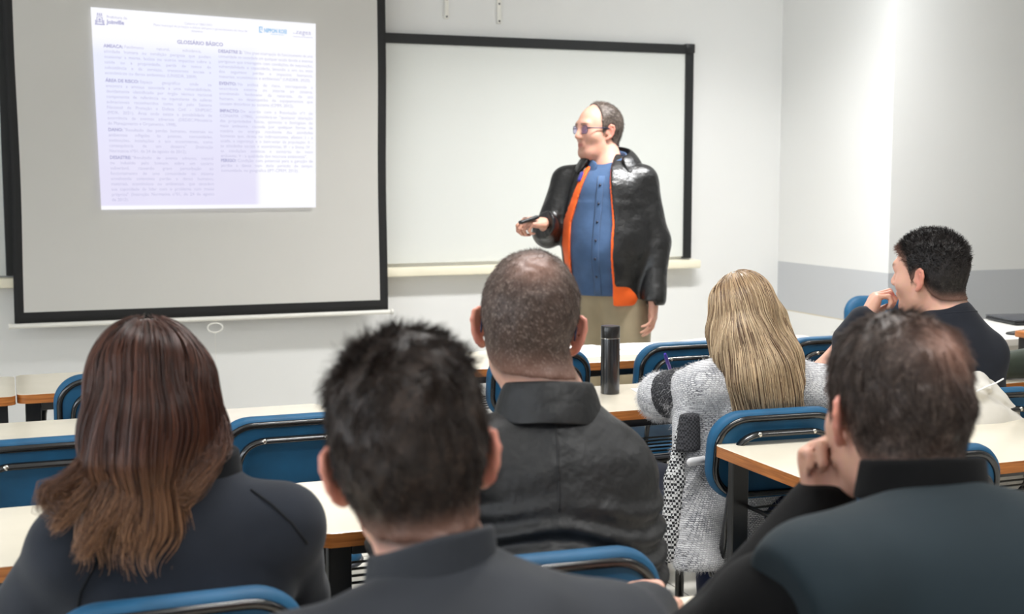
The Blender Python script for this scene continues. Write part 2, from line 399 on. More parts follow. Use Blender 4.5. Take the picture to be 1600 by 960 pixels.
paras_L = [(.192, 'AMEAÇA:', ['Fenômeno natural, substância,', 'atividade humana ou condição perigosa que podem', 'ocasionar a morte, lesões ou outros impactos sobre a', 'saúde ou à propriedade, perda de meios de', 'subsistência e de serviços, transtornos sociais e', 'econômicos ou danos ambientais (UNISDR, 2009).']),
 (.362, 'ÁREA DE RISCO:', ['Espaço geográfico onde se', 'encontra a ameaça associada a uma vulnerabilidade,', 'devidamente identificado por órgão técnico nacional', 'componente de referência ou equivalente de esferas', 'subnacionais reconhecidos como tal pelo Sistema', 'Nacional de Proteção e Defesa Civil - SINPDEC', '(MDR, 2021). Área onde existe a possibilidade de', 'ocorrência de eventos adversos (DEDEC/Ministério', 'do Planejamento e Orçamento, 1998).']),
 (.606, 'DANO:', ['"Resultado das perdas humanas, materiais ou', 'ambientais infligidas às pessoas, comunidades,', 'instituições, instalações e aos ecossistemas, como', 'consequência de um desastre" (Instrução', 'Normativa nº01, de 24 de agosto de 2012).']),
 (.745, 'DESASTRE:', ['"Resultado de evento adverso, natural', 'ou induzido pelo homem, sobre um cenário', 'vulnerável, causando grave perturbação ao', 'funcionamento de uma comunidade ou sistema', 'envolvendo extensivas perdas e danos humanos,', 'materiais, econômicos ou ambientais, que excedem', 'sua capacidade de lidar com o problema com meios', 'próprios" (Instrução Normativa nº01, de 24 de agosto', 'de 2012).'])]
paras_R = [(.185, 'DESASTRE 2:', ['"Uma grave interrupção do funcionamento de uma', 'comunidade ou sociedade em qualquer escala devido a eventos', 'perigosos que interagem com condições de exposição,', 'vulnerabilidade e capacidade, levando a um ou mais', 'dos seguintes: perdas e impactos humanos,', 'materiais, econômicos e ambientais" (UNDRR, 2020).']),
 (.352, 'EVENTO:', ['Na análise de risco, corresponde a', 'ocorrência externa ou interna ao sistema,', 'envolvendo fenômeno da natureza, de ato', 'humano, ou desempenho de equipamentos que', 'causam distúrbios ao sistema (CMM, 2012).']),
 (.494, 'IMPACTO:', ['De acordo com a Resolução nº1 do', 'CONAMA (1986), considera-se "qualquer alteração', 'das propriedades físicas, químicas e biológicas do', 'meio ambiente, causada por qualquer forma de', 'matéria ou energia resultante das atividades', 'humanas que, direta ou indiretamente, afetam: I - a', 'saúde, a segurança e o bem-estar da população; II -', 'as atividades sociais e econômicas; III - a biota; IV -', 'as condições estéticas e sanitárias do meio', 'ambiente; V - a qualidade dos recursos ambientais".']),
 (.754, 'PERIGO:', ['Condição com potencial para a geração de', 'perdas e danos num dado período de tempo,', 'comunidade, ou geográfica (IPT-CPRM, 2015).'])]
for paras, (u0, u1), lh in ((paras_L, LC, .0265), (paras_R, RC, .0262)):
    for v, hd, lines in paras:
        tb, tbh = TextBlock(), TextBlock()
        du = .012*v if u0 < .3 else 0
        for i, ln in enumerate(lines):
            line(tb, ln, u0+du*.4, u1, v+lh*i, .0225, justify=i < len(lines)-1, boldhead=hd if i == 0 else None, tbh=tbh)
        tb.build('paragraph_text', M['ink']); tbh.build('paragraph_heading', M['ink_bold'])
V, P = text_geo('GLOSSÁRIO BÁSICO', .026, .0009); tb = TextBlock(); tb.put(V, P, .365, .152); tb.build('title_text', M['ink_bold'])
tl = TextBlock()
V, P = text_geo('Prefeitura de', .019); tl.put(V, P, .065, .048); V, P = text_geo('Joinville', .027, .0012); tl.put(V, P, .065, .075)
tl.build('city_name_text', M['ink_bold']); tl = TextBlock()
for i, (s_, u) in enumerate((('Caderno nº 0001/2021', .40), ('Plano municipal de proteção e defesa civil para o gerenciamento de risco de', .265), ('desastres', .43))):
    V, P = text_geo(s_, .0155); tl.put(V, P, u, .052+.018*i)
tl.build('caption_text', M['ink']); tl = TextBlock(); V, P = text_geo('regea', .036, 0); tl.put(V, P, .908, .062)
def rect(tb_, u0, v0, u1, v1):
    tb_.V += [slide_pt(u0, v0, .0012), slide_pt(u0, v1, .0012), slide_pt(u1, v1, .0012), slide_pt(u1, v0, .0012)]; n = tb_.n; tb_.F.append((n, n+1, n+2, n+3)); tb_.n += 4
rect(tl, .893, .0755, .985, .0775); rect(tl, .893, .058, .925, .060)
tl.build('partner_logo', M['ink_bold']); tl = TextBlock()
# city crest: mural crown over a shield on a ribbon
for k in range(3): rect(tl, .025+.008*k, .026, .030+.008*k, .036)
rect(tl, .023, .037, .047, .040)
for a, b_, c, d in ((.022,.044,.026,.076), (.044,.044,.048,.076), (.022,.044,.048,.047), (.014,.078,.056,.084), (.016,.060,.021,.078), (.049,.060,.054,.078), (.030,.052,.040,.064), (.028,.066,.042,.072)): rect(tl, a, b_, c, d)
tl.build('city_crest', M['ink_bold'])
tc = TextBlock()
V, P = text_geo('NIPPON KOEI', .029, .0012); w = V[:,0].max(); V = V*np.array([.105*ASP/w, 1, 1]); tc.put(V, P, .758, .064)
rect(tc, .736, .036, .741, .068); rect(tc, .736, .036, .752, .041); rect(tc, .740, .063, .750, .068); rect(tc, .747, .041, .751, .056); rect(tc, .79, .071, .85, .073)
tc.build('logo_text', M['ink_blue'])

# ---------------------------------------------------------------- desks
def make_desk(w=.596):
    d = thing('school_desk'); dp = .42; bm = bmesh.new()
    ol = rrect(w, dp, .028, 6)
    add_slab(bm, ol, [(0, .722), (0, .7490), (.0012, .7498)])
    o = bm_obj('tabletop', bm, [M['edge'], M['laminate']], d, auto=.5)
    for p in o.data.polygons:
        if abs(p.normal.z) > .8: p.material_index = 1
    for s in (-1, 1):
        bm = bmesh.new(); add_box(bm, (s*(w/2-.045), -dp/2+.05, .361), (.045, .025, .722), .003); bm_obj('post', bm, M['black_metal'], d)
        x = s*(w/2-.075); bm = bmesh.new()
        add_tube(bm, fillet([(x, dp/2-.09, .012), (x, dp/2-.09, .708), (s*.02, dp/2-.09, .708)], .13, 8), .014, n=10, up=(0,1,0)); bm_obj('arched_leg', bm, M['black_metal'], d, True)
        bm = bmesh.new(); add_box(bm, (s*(w/2-.06), 0, .020), (.04, dp-.02, .03), .005); bm_obj('foot', bm, M['black_metal'], d)
    for y in (-dp/2+.06, dp/2-.09): box_obj('under_rail', (0, y, .706), (w-.14, .025, .03), M['black_metal'], d, .003)
    bm = bmesh.new()
    for k in range(6): add_tube(bm, [(-w/2+.07, -dp/2+.07+.045*k, .60), (w/2-.07, -dp/2+.07+.045*k, .60)], .003, n=6)
    for s in (-1, 1): add_tube(bm, [(s*(w/2-.07), -dp/2+.05, .60), (s*(w/2-.07), dp/2-.09, .60)], .005, n=6)
    bm_obj('book_rack', bm, M['black_metal'], d)
    return d
GD = 'cream topped school desks in rows'
desk_spec = [ # left X edge, near-edge Y, label
 (.60, 1.35, 'cream topped desk in the row nearest the viewer, a corner beside the black jacket sleeve'),
 (.00, 1.35, 'cream topped desk hidden in front of the man in the grey collared jacket'),
 (-.08, 2.325, 'cream desk directly in front of the woman with long brown hair'),
 (.52, 2.325, 'cream desk in front of the black jacket man, seen past the brown haired woman'),
 (1.60, 2.36, 'cream desk with orange edge behind the blonde woman, hand of vest man overlapping it'),
 (2.66, 2.36, 'cream desk at the right edge beyond the pale jacket'),
 (-.40, 3.28, 'long cream third row desk showing on both sides of the long brown hair'),
 (1.44, 3.27, 'cream desk with the black thermos bottle on it'),
 (2.04, 3.27, 'cream desk in front of the blonde woman, showing at her right shoulder'),
 (2.64, 3.27, 'cream desk in front of the man with spiky black hair'),
 (-.585, 4.14, 'front row cream desk at the left edge with dark underside'),
 (.015, 4.16, 'front row cream desk with arched black leg below the projection screen'),
 (1.25, 4.16, 'front row cream desk at the left of the balding head in front'),
 (1.85, 4.16, 'front row cream desk with paper sheets on it, behind the thermos'),
 (2.45, 4.16, 'front row cream desk beyond the blonde woman near the recess wall'),
]
D0 = make_desk()
for i, (x, y, lb) in enumerate(desk_spec):
    wide = 1.046 if 'orange edge' in lb else 1.226 if lb.startswith('long') else 0   # this one is a two-seat desk standing the other way round
    o = D0 if i == 0 else make_desk(wide) if wide else copy_tree(D0); o.location = (x+(wide/2+.002 if wide else .30), y+.21, 0); tag(o, lb, 'desk', GD)
    if 'orange edge' in lb: o.rotation_euler.z = PI

# ---------------------------------------------------------------- chairs (origin under the seat centre, facing +Y)
def make_chair():
    c = thing('classroom_chair'); bt = Matrix.Rotation(math.radians(8), 4, 'X')
    Mb = Matrix.Translation((0, -.2126, .5995)) @ bt   # backrest frame, local z up along the back
    W_, H_ = .37, .230; ol = rrect(W_, H_, .085, 10)
    # outline lies in local x-z ; slab axis towards +y (front)
    A = Mb @ Matrix.Translation((0, 0, H_/2)) @ Matrix(((1,0,0,0),(0,0,1,0),(0,1,0,0),(0,0,0,1)))
    bm = bmesh.new(); add_slab(bm, ol, [(.016, -.012), (.004, -.010), (.0, 0), (0, .012), (.004, .024), (.014, .033), (.035, .040), (.07, .043)], A)
    for v in bm.verts: v.co.y += .35*v.co.x**2
    bm_obj('backrest', bm, M['blue'], c, True)
    bm = bmesh.new(); inner = [(x*(1-.032/W_), z*(1-.032/H_)) for x, z in ol]
    add_tube(bm, [A @ Vector((x, z, -.012)) for x, z in inner], .0085, .0065, n=8, closed=True, up=(0,1,0))
    for v in bm.verts: v.co.y += .35*v.co.x**2
    bm_obj('backrest_trim', bm, M['black_trim'], c, True)
    # flattened tube arch that carries the back and runs down as rear legs
    x0 = W_/2 - .052; arch = fillet([(-x0, -.190, .44), (-x0, -.232, .60), (-x0, -.268, .775), (x0, -.268, .775), (x0, -.232, .60), (x0, -.190, .44)], .07, 8)
    bm = bmesh.new(); add_tube(bm, arch, .0075, .0125, n=12, up=(0,-.25,1)); 
    bm_obj('back_frame', bm, M['black_trim'], c, True)
    for s in (-1, 1):
        for px, pz in ((s*.075, .775), (s*x0, .66)):
            b2_ = bmesh.new(); y = -.268 if pz > .7 else -.2445
            bmesh.ops.create_uvsphere(b2_, u_segments=10, v_segments=6, radius=.0065, matrix=Matrix.Translation((px, y-.009, pz)) @ Matrix.Diagonal((1,.6,1,1)))
            bm_obj('screw', b2_, M['chrome'], c, True)
    so = rrect(.40, .39, .09, 8); bm = bmesh.new()
    add_slab(bm, so, [(.012, .415), (.0, .422), (0, .440), (.008, .455), (.03, .463), (.08, .466)]); bm_obj('seat', bm, M['blue'], c, True)
    bm = bmesh.new(); add_tube(bm, [(x*.985, y*.985, .417) for x, y in so], .009, .008, n=8, closed=True); bm_obj('seat_trim', bm, M['laptop_grey'], c, True)
    for s in (-1, 1):
        bm = bmesh.new(); add_tube(bm, fillet([(s*x0, -.190, .45), (s*(x0+.005), -.165, .36), (s*(x0+.035), -.215, .004)], .06, 5), .0085, .016, n=10, up=(0,1,0)); bm_obj('rear_leg', bm, M['black_metal'], c, True)
        bm = bmesh.new(); add_tube(bm, [(s*.15, .14, .42), (s*.172, .185, .004)], .0085, .014, n=10, up=(0,1,0)); bm_obj('front_leg', bm, M['black_metal'], c, True)
        bm = bmesh.new(); add_tube(bm, [(s*.155, -.185, .24), (s*.162, .165, .22)], .008, n=8); bm_obj('side_stretcher', bm, M['black_metal'], c, True)
    for y, z in ((-.165, .40), (.14, .405)):
        bm = bmesh.new(); add_tube(bm, [(-.15, y, z), (.15, y, z)], .009, n=8, up=(0,1,0)); bm_obj('seat_rail', bm, M['black_metal'], c, True)
    bm = bmesh.new()
    for k in range(6): add_tube(bm, [(-.155, -.15+.055*k, .235-.002*k), (.155, -.15+.055*k, .235-.002*k)], .003, n=6)
    bm_obj('wire_rack', bm, M['black_metal'], c)
    return c
GC = 'blue upholstered classroom chairs'
chair_spec = [ # X, Y of the seat centre, rotation, label
 (.205, 2.05, 0, 'blue chair at the bottom left behind the woman with brown hair'),
 (.785, 2.05, -3, 'blue chair behind the man in the black jacket, corner and screw showing'),
 (1.80, 3.0, -4, 'blue chair the blonde woman sits on, cream desk cutting across it'),
 (2.50, 3.06, -4, 'blue chair of the spiky haired man with the pale jacket over it'),
 (.43, 1.12, 0, 'blue chair under the man in the grey collared jacket'),
 (1.01, 1.08, 0, 'blue chair under the man in the teal vest'),
 (.06, 3.28, 0, 'empty blue chair at the left edge beside the long brown hair'),
 (.635, 3.36, 0, 'empty blue chair between the brown hair and the dark haired head'),
 (1.84, 2.485, 0, 'empty blue chair tucked in behind the vest man at his right shoulder'),
 (.30, 4.22, 0, 'empty front row chair half hidden by the brown hair below the projection screen'),
 (1.645, 4.22, 0, 'empty front row chair seen around the neck of the man in the black jacket'),
 (2.20, 4.25, 0, 'empty front row chair behind the blue pen'),
 (2.77, 4.20, -2, 'empty front row chair with a small white sticker on its back'),
 (3.87, 5.0, 168, 'blue chair turned to face the room beside the hand of the spiky haired man'),
]
C0 = make_chair()
for i, (x, y, a, lb) in enumerate(chair_spec):
    o = C0 if i == 0 else copy_tree(C0); o.location = (x, y, 0); o.rotation_euler.z = math.radians(a); tag(o, lb, 'chair', GC)
    if 'sticker' in lb: box_obj('sticker', (.02, -.238, .655), (.055, .003, .022), M['white_plastic'], o, rot=Matrix.Rotation(math.radians(8), 3, 'X'))

# ---------------------------------------------------------------- small things on the desks
bp = at(948, 616, z=.75)
bt_ = thing('thermos_bottle', (1.69, 3.55, .7498), label='black cylindrical thermos bottle standing on the cream desk', cat='bottle')
bm = bmesh.new(); add_lathe(bm, [(.0265, 0), (.0285, .002), (.0288, .165), (.0283, .168)], 32); bm_obj('body', bm, M['black_trim'], bt_, auto=.6)
bm = bmesh.new(); add_lathe(bm, [(.0283, .170), (.029, .172), (.029, .202), (.0275, .206), (.020, .2065)], 32); bm_obj('cap', bm, M['black_metal'], bt_, auto=.6)
bm = bmesh.new(); add_lathe(bm, [(.0293, .168), (.0293, .170)], 32); bm_obj('ring', bm, M['chrome'], bt_, auto=.6)
def sheet(c, w, d, rz, lb, name='paper_sheet', z=.7505, nl=0):
    t = thing(name, (c[0], c[1], z), math.radians(rz), lb, 'paper', 'paper sheets on the front desk'); bm = bmesh.new(); n = 8
    g = [[bm.verts.new((w*(i/n-.5), d*(j/n-.5), .0015*math.sin(3*i/n)*j/n)) for i in range(n+1)] for j in range(n+1)]
    for j in range(n):
        for i in range(n): bm.faces.new((g[j][i], g[j][i+1], g[j+1][i+1], g[j+1][i]))
    r = bmesh.ops.extrude_face_region(bm, geom=list(bm.faces)); bmesh.ops.translate(bm, vec=(0,0,.0012), verts=[v for v in r['geom'] if isinstance(v, bmesh.types.BMVert)])
    bm_obj('leaf', bm, M['paper'], t); return t
sheet((2.02, 4.43), .21, .297, 6, 'white paper sheet on the front desk behind the thermos')
sheet((2.26, 4.42), .21, .297, -8, 'white paper sheet on the front desk, right of the thermos')
sheet((2.62, 4.45), .21, .297, 12, 'white paper sheet on the front desk between presenter and blonde woman')
# ---------------------------------------------------------------- distance-field sculpting: smooth unions of tapered limbs, meshed with surface nets
def A3(*p): return np.array(p if len(p) == 3 else p[0], float)
def unit(v): v = np.asarray(v, float); return v/np.linalg.norm(v)
def lerp(a, b, t): return a + (b-a)*t
def sstep(x, a, b): t = np.clip((x-a)/(b-a), 0, 1); return t*t*(3-2*t)
def smin(a, b, k):
    h = np.clip(k - np.abs(a-b), 0, None)/k; return np.minimum(a, b) - h*h*k*.25
class Field:
    def __init__(s, lo, hi, h):
        s.lo = np.asarray(lo, float); s.h = h; s.n = np.ceil((np.asarray(hi, float)-s.lo)/h).astype(int)+1
        s.d = np.full(s.n, 1.0, np.float32); s.ax = [(s.lo[i] + h*np.arange(s.n[i])).astype(np.float32) for i in range(3)]
    def win(s, lo, hi, pad):
        a = np.clip(np.floor((np.asarray(lo)-pad-s.lo)/s.h).astype(int), 0, s.n); b = np.clip(np.ceil((np.asarray(hi)+pad-s.lo)/s.h).astype(int)+1, 0, s.n)
        return tuple(slice(x, y) for x, y in zip(a, b))
    def grid(s, w): return s.ax[0][w[0]][:,None,None], s.ax[1][w[1]][None,:,None], s.ax[2][w[2]][None,None,:]
    def put(s, w, d, k, op):
        c = s.d[w]
        if c.size == 0: return
        if op == 'u': s.d[w] = smin(c, d, k) if k > 0 else np.minimum(c, d)
        else: s.d[w] = -smin(-c, d, k) if k > 0 else np.maximum(c, -d)
    def cone(s, a, b, ra, rb=None, k=.02, op='u', flat=None, ratio=1.0):
        "tapered capsule; optional flattening: along unit vector 'flat' the radius is multiplied by ratio"
        rb = ra if rb is None else rb; a = np.asarray(a, float); b = np.asarray(b, float); R_ = max(ra, rb)
        w = s.win(np.minimum(a, b)-R_, np.maximum(a, b)+R_, 1.5*k+2*s.h); x, y, z = s.grid(w); ba = b-a
        px, py, pz = x-a[0], y-a[1], z-a[2]
        t = np.clip((px*ba[0]+py*ba[1]+pz*ba[2])/max(ba@ba, 1e-9), 0, 1)
        px, py, pz = px-t*ba[0], py-t*ba[1], pz-t*ba[2]; sc = 1.0
        if flat is not None:
            q = (px*flat[0]+py*flat[1]+pz*flat[2])*(1/ratio-1); px, py, pz = px+q*flat[0], py+q*flat[1], pz+q*flat[2]
            sc = 1.0
        s.put(w, (np.sqrt(px*px+py*py+pz*pz) - (ra+(rb-ra)*t))*sc, k, op)
    def ell(s, c, r, Rm=None, k=.02, op='u'):
        c = np.asarray(c, float); r = np.asarray(r, float); m = r.max(); w = s.win(c-m, c+m, 1.5*k+2*s.h); x, y, z = s.grid(w); px, py, pz = x-c[0], y-c[1], z-c[2]
        if Rm is not None: px, py, pz = [px*Rm[0,i]+py*Rm[1,i]+pz*Rm[2,i] for i in range(3)]
        k0 = np.sqrt((px/r[0])**2+(py/r[1])**2+(pz/r[2])**2); k1 = np.sqrt((px/r[0]**2)**2+(py/r[1]**2)**2+(pz/r[2]**2)**2)+1e-6
        s.put(w, k0*(k0-1)/k1, k, op)
    def chain(s, pts, rs, k=.02, **kw):
        for i in range(len(pts)-1): s.cone(pts[i], pts[i+1], rs[i], rs[i+1], k, **kw)
    def half(s, p, n, lo, hi, k=.006):
        "cut away everything on the +n side of the plane through p inside the box lo..hi"
        w = s.win(lo, hi, 0); x, y, z = s.grid(w); d = -((x-p[0])*n[0]+(y-p[1])*n[1]+(z-p[2])*n[2]); s.put(w, d, k, 's')
    def disp(s, fn, band=.03):
        idx = np.nonzero(np.abs(s.d) < band); P = np.stack([s.ax[i][idx[i]] for i in range(3)], 1); s.d[idx] += fn(P).astype(np.float32)
    def mesh(s, name):
        d = s.d; sg = d < 0; c = np.zeros(tuple(n-1 for n in d.shape), np.int8)
        for i in (0,1):
            for j in (0,1):
                for k in (0,1): c += sg[i:c.shape[0]+i, j:c.shape[1]+j, k:c.shape[2]+k]
        I, J, K = np.nonzero((c > 0) & (c < 8)); n = len(I); idx = np.full(c.shape, -1, np.int32); idx[I, J, K] = np.arange(n)
        acc = np.zeros((n, 3)); cnt = np.zeros(n); cor = [(i,j,k) for i in (0,1) for j in (0,1) for k in (0,1)]
        val = {q: d[I+q[0], J+q[1], K+q[2]].astype(float) for q in cor}
        for ax in range(3):
            for q in cor:
                if q[ax]: continue
                e = list(q); e[ax] = 1; v0, v1 = val[q], val[tuple(e)]; m = (v0 < 0) != (v1 < 0); t = v0[m]/(v0[m]-v1[m])
                p = np.tile(np.array(q, float), (m.sum(), 1)); p[:,ax] += t; acc[m] += p; cnt[m] += 1
        V = s.lo + s.h*(np.stack([I,J,K],1) + acc/cnt[:,None]); Q = []
        for ax in range(3):
            u, v = (ax+1) % 3, (ax+2) % 3; a = np.take(sg, range(0, sg.shape[ax]-1), ax); b = np.take(sg, range(1, sg.shape[ax]), ax); E = np.stack(np.nonzero(a != b), 1)
            E = E[(E[:,u] > 0) & (E[:,v] > 0) & (E[:,u] < c.shape[u]) & (E[:,v] < c.shape[v])]; ins = sg[E[:,0], E[:,1], E[:,2]]
            def cell(du, dv): G = E.copy(); G[:,u] -= du; G[:,v] -= dv; return idx[G[:,0], G[:,1], G[:,2]]
            q = np.stack([cell(1,1), cell(0,1), cell(0,0), cell(1,0)], 1); q[~ins] = q[~ins][:, ::-1]; Q.append(q)
        Q = np.concatenate(Q); Q = Q[(Q >= 0).all(1)]
        # keep the surface even: a couple of Laplacian passes
        for _ in range(2):
            S = np.zeros_like(V); N_ = np.zeros(len(V))
            for i in range(4):
                np.add.at(S, Q[:,i], V[Q[:,(i+1)%4]]); np.add.at(N_, Q[:,i], 1)
            V = V*.5 + .5*S/np.maximum(N_, 1)[:,None]
        return V, Q
_wv = [(unit(rng.normal(size=3)), rng.uniform(0, 6.28), rng.uniform(.7, 1.4)) for _ in range(9)]
def wob(P, f, seed=0):
    "cheap smooth 3-D noise about -1..1"
    o = np.zeros(len(P)); w = np.zeros(len(P))
    for i in range(3):
        d, ph, m = _wv[(i+seed) % 9]; w += np.sin(P@d*f*.6*m + ph*(seed+1))
    for i in range(4):
        d, ph, m = _wv[(i*2+seed+3) % 9]; o += np.sin(P@d*f*m + ph + 1.3*w)
    return o/4
def set_cols(me, cols, name='Col'):
    a = me.color_attributes.new(name, 'FLOAT_COLOR', 'POINT'); c = np.ones((len(me.vertices), 4), np.float32); c[:,:3] = cols; a.data.foreach_set('color', c.ravel())
def vnormals(V, Q):
    n = np.cross(V[Q[:,2]]-V[Q[:,0]], V[Q[:,3]]-V[Q[:,1]]) if Q.shape[1] == 4 else np.cross(V[Q[:,1]]-V[Q[:,0]], V[Q[:,2]]-V[Q[:,0]])
    N = np.zeros_like(V)
    for i in range(Q.shape[1]): np.add.at(N, Q[:,i], n)
    return N/np.maximum(np.linalg.norm(N, axis=1), 1e-9)[:,None]
def strands(P0, path, width, nseg, taper=.25, sides=3, flatn=None):
    "build many hair tubes. path: (n, nseg+1, 3) points"
    n = len(path); S = nseg+1; T = np.gradient(path, axis=1); T /= np.maximum(np.linalg.norm(T, axis=2, keepdims=True), 1e-9)
    ref = rng.normal(size=(n,1,3)) if flatn is None else flatn
    U = np.cross(T, np.broadcast_to(ref, T.shape)); U /= np.maximum(np.linalg.norm(U, axis=2, keepdims=True), 1e-9); W = np.cross(T, U)
    w = np.broadcast_to(np.asarray(width, float).reshape(-1,1), (n,1)); tp = np.linspace(1, taper, S)[None,:]
    V = np.zeros((n, S, sides, 3))
    for j in range(sides):
        a = 2*PI*j/sides; V[:,:,j] = path + (U*math.cos(a) + W*math.sin(a)*(.5 if flatn is not None else 1))*(w*tp)[...,None]*.5
    base = np.arange(n)[:,None,None]*S*sides + np.arange(S-1)[None,:,None]*sides; j = np.arange(sides)[None,None,:]; j2 = (j+1) % sides
    F = np.stack([base+j, base+j2, base+sides+j2, base+sides+j], -1).reshape(-1, 4)
    return V.reshape(-1, 3), F, S*sides
def rotm(yaw=0, pitch=0, roll=0): # facing +y; yaw ccw, pitch up, roll to the right shoulder (degrees)
    return np.array(Euler((math.radians(pitch), math.radians(roll), math.radians(yaw)), 'YXZ').to_matrix()) if False else np.array(Matrix.Rotation(math.radians(yaw), 3, 'Z') @ Matrix.Rotation(math.radians(pitch), 3, 'X') @ Matrix.Rotation(math.radians(roll), 3, 'Y'))

# ---------------------------------------------------------------- materials for people
def skin_mat():
    b = NB('skin'); a = b.n('ShaderNodeVertexColor', layer_name='Col'); v = b.coord('Object'); nz = b.noise(60, 4, v)
    b.l(b.mix(.16, a.outputs['Color'], nz.outputs['Color'], 'SOFT_LIGHT'), b.b.inputs['Base Color']); b.set(Roughness=.48)
    b.b.inputs['Subsurface Weight'].default_value = .12; b.b.inputs['Subsurface Radius'].default_value = (.012, .004, .002); b.b.inputs['Subsurface Scale'].default_value = .5
    b.b.inputs['Specular IOR Level'].default_value = .35; b.l(b.bump(b.noise(500, 2, v).outputs['Fac'], .12, .0005), b.b.inputs['Normal']); return b.m
M['skin'] = skin_mat()
def hair_mat(name, rough=.42, spec=.5):
    b = NB(name); a = b.n('ShaderNodeVertexColor', layer_name='Col'); b.l(a.outputs['Color'], b.b.inputs['Base Color']); b.set(Roughness=rough)
    b.b.inputs['Specular IOR Level'].default_value = spec; b.b.inputs['Anisotropic'].default_value = .3; return b.m
M['hair'] = hair_mat('hair', .5, .35); M['hair_gloss'] = hair_mat('long_hair', .36, .5)
def cloth(name, c, rough=.8, weave=900, ws=.25, var=.12, sheen=.2, spec=.3, fold=0):
    b = NB(name); v = b.coord('Object'); nz = b.noise(14, 4, v); col = lin(c)
    b.l(b.ramp(nz.outputs['Fac'], [(.3, tuple(x*(1-var) for x in col[:3])+(1,)), (.7, tuple(x*(1+var) for x in col[:3])+(1,))]), b.b.inputs['Base Color'])
    h = b.noise(weave, 2, v).outputs['Fac']; nrm = b.bump(h, ws, .0008)
    if fold: nrm = b.bump(b.noise(fold, 2, v).outputs['Fac'], .35, .006, nrm)
    b.l(nrm, b.b.inputs['Normal']); b.set(Roughness=rough); b.b.inputs['Specular IOR Level'].default_value = spec
    b.b.inputs['Sheen Weight'].default_value = sheen; b.b.inputs['Sheen Roughness'].default_value = .5; return b.m
def leather(name, c, rough=.38):
    b = NB(name); v = b.coord('Object'); col = lin(c); vo = b.n('ShaderNodeTexVoronoi'); vo.inputs['Scale'].default_value = 380; b.l(v, vo.inputs['Vector'])
    nrm = b.bump(vo.outputs['Distance'], .18, .0006); nrm = b.bump(b.noise(16, 3, v).outputs['Fac'], .6, .016, nrm); b.l(nrm, b.b.inputs['Normal'])
    nz = b.noise(9, 4, v); b.l(b.ramp(nz.outputs['Fac'], [(.3, tuple(x*.8 for x in col[:3])+(1,)), (.7, tuple(x*1.25 for x in col[:3])+(1,))]), b.b.inputs['Base Color'])
    b.set(Roughness=rough); b.b.inputs['Specular IOR Level'].default_value = .55; return b.m
SKIN = np.array(lin((217,168,147))[:3]); EARC = np.array(lin((212,136,118))[:3]); LIP = np.array(lin((176,98,92))[:3])
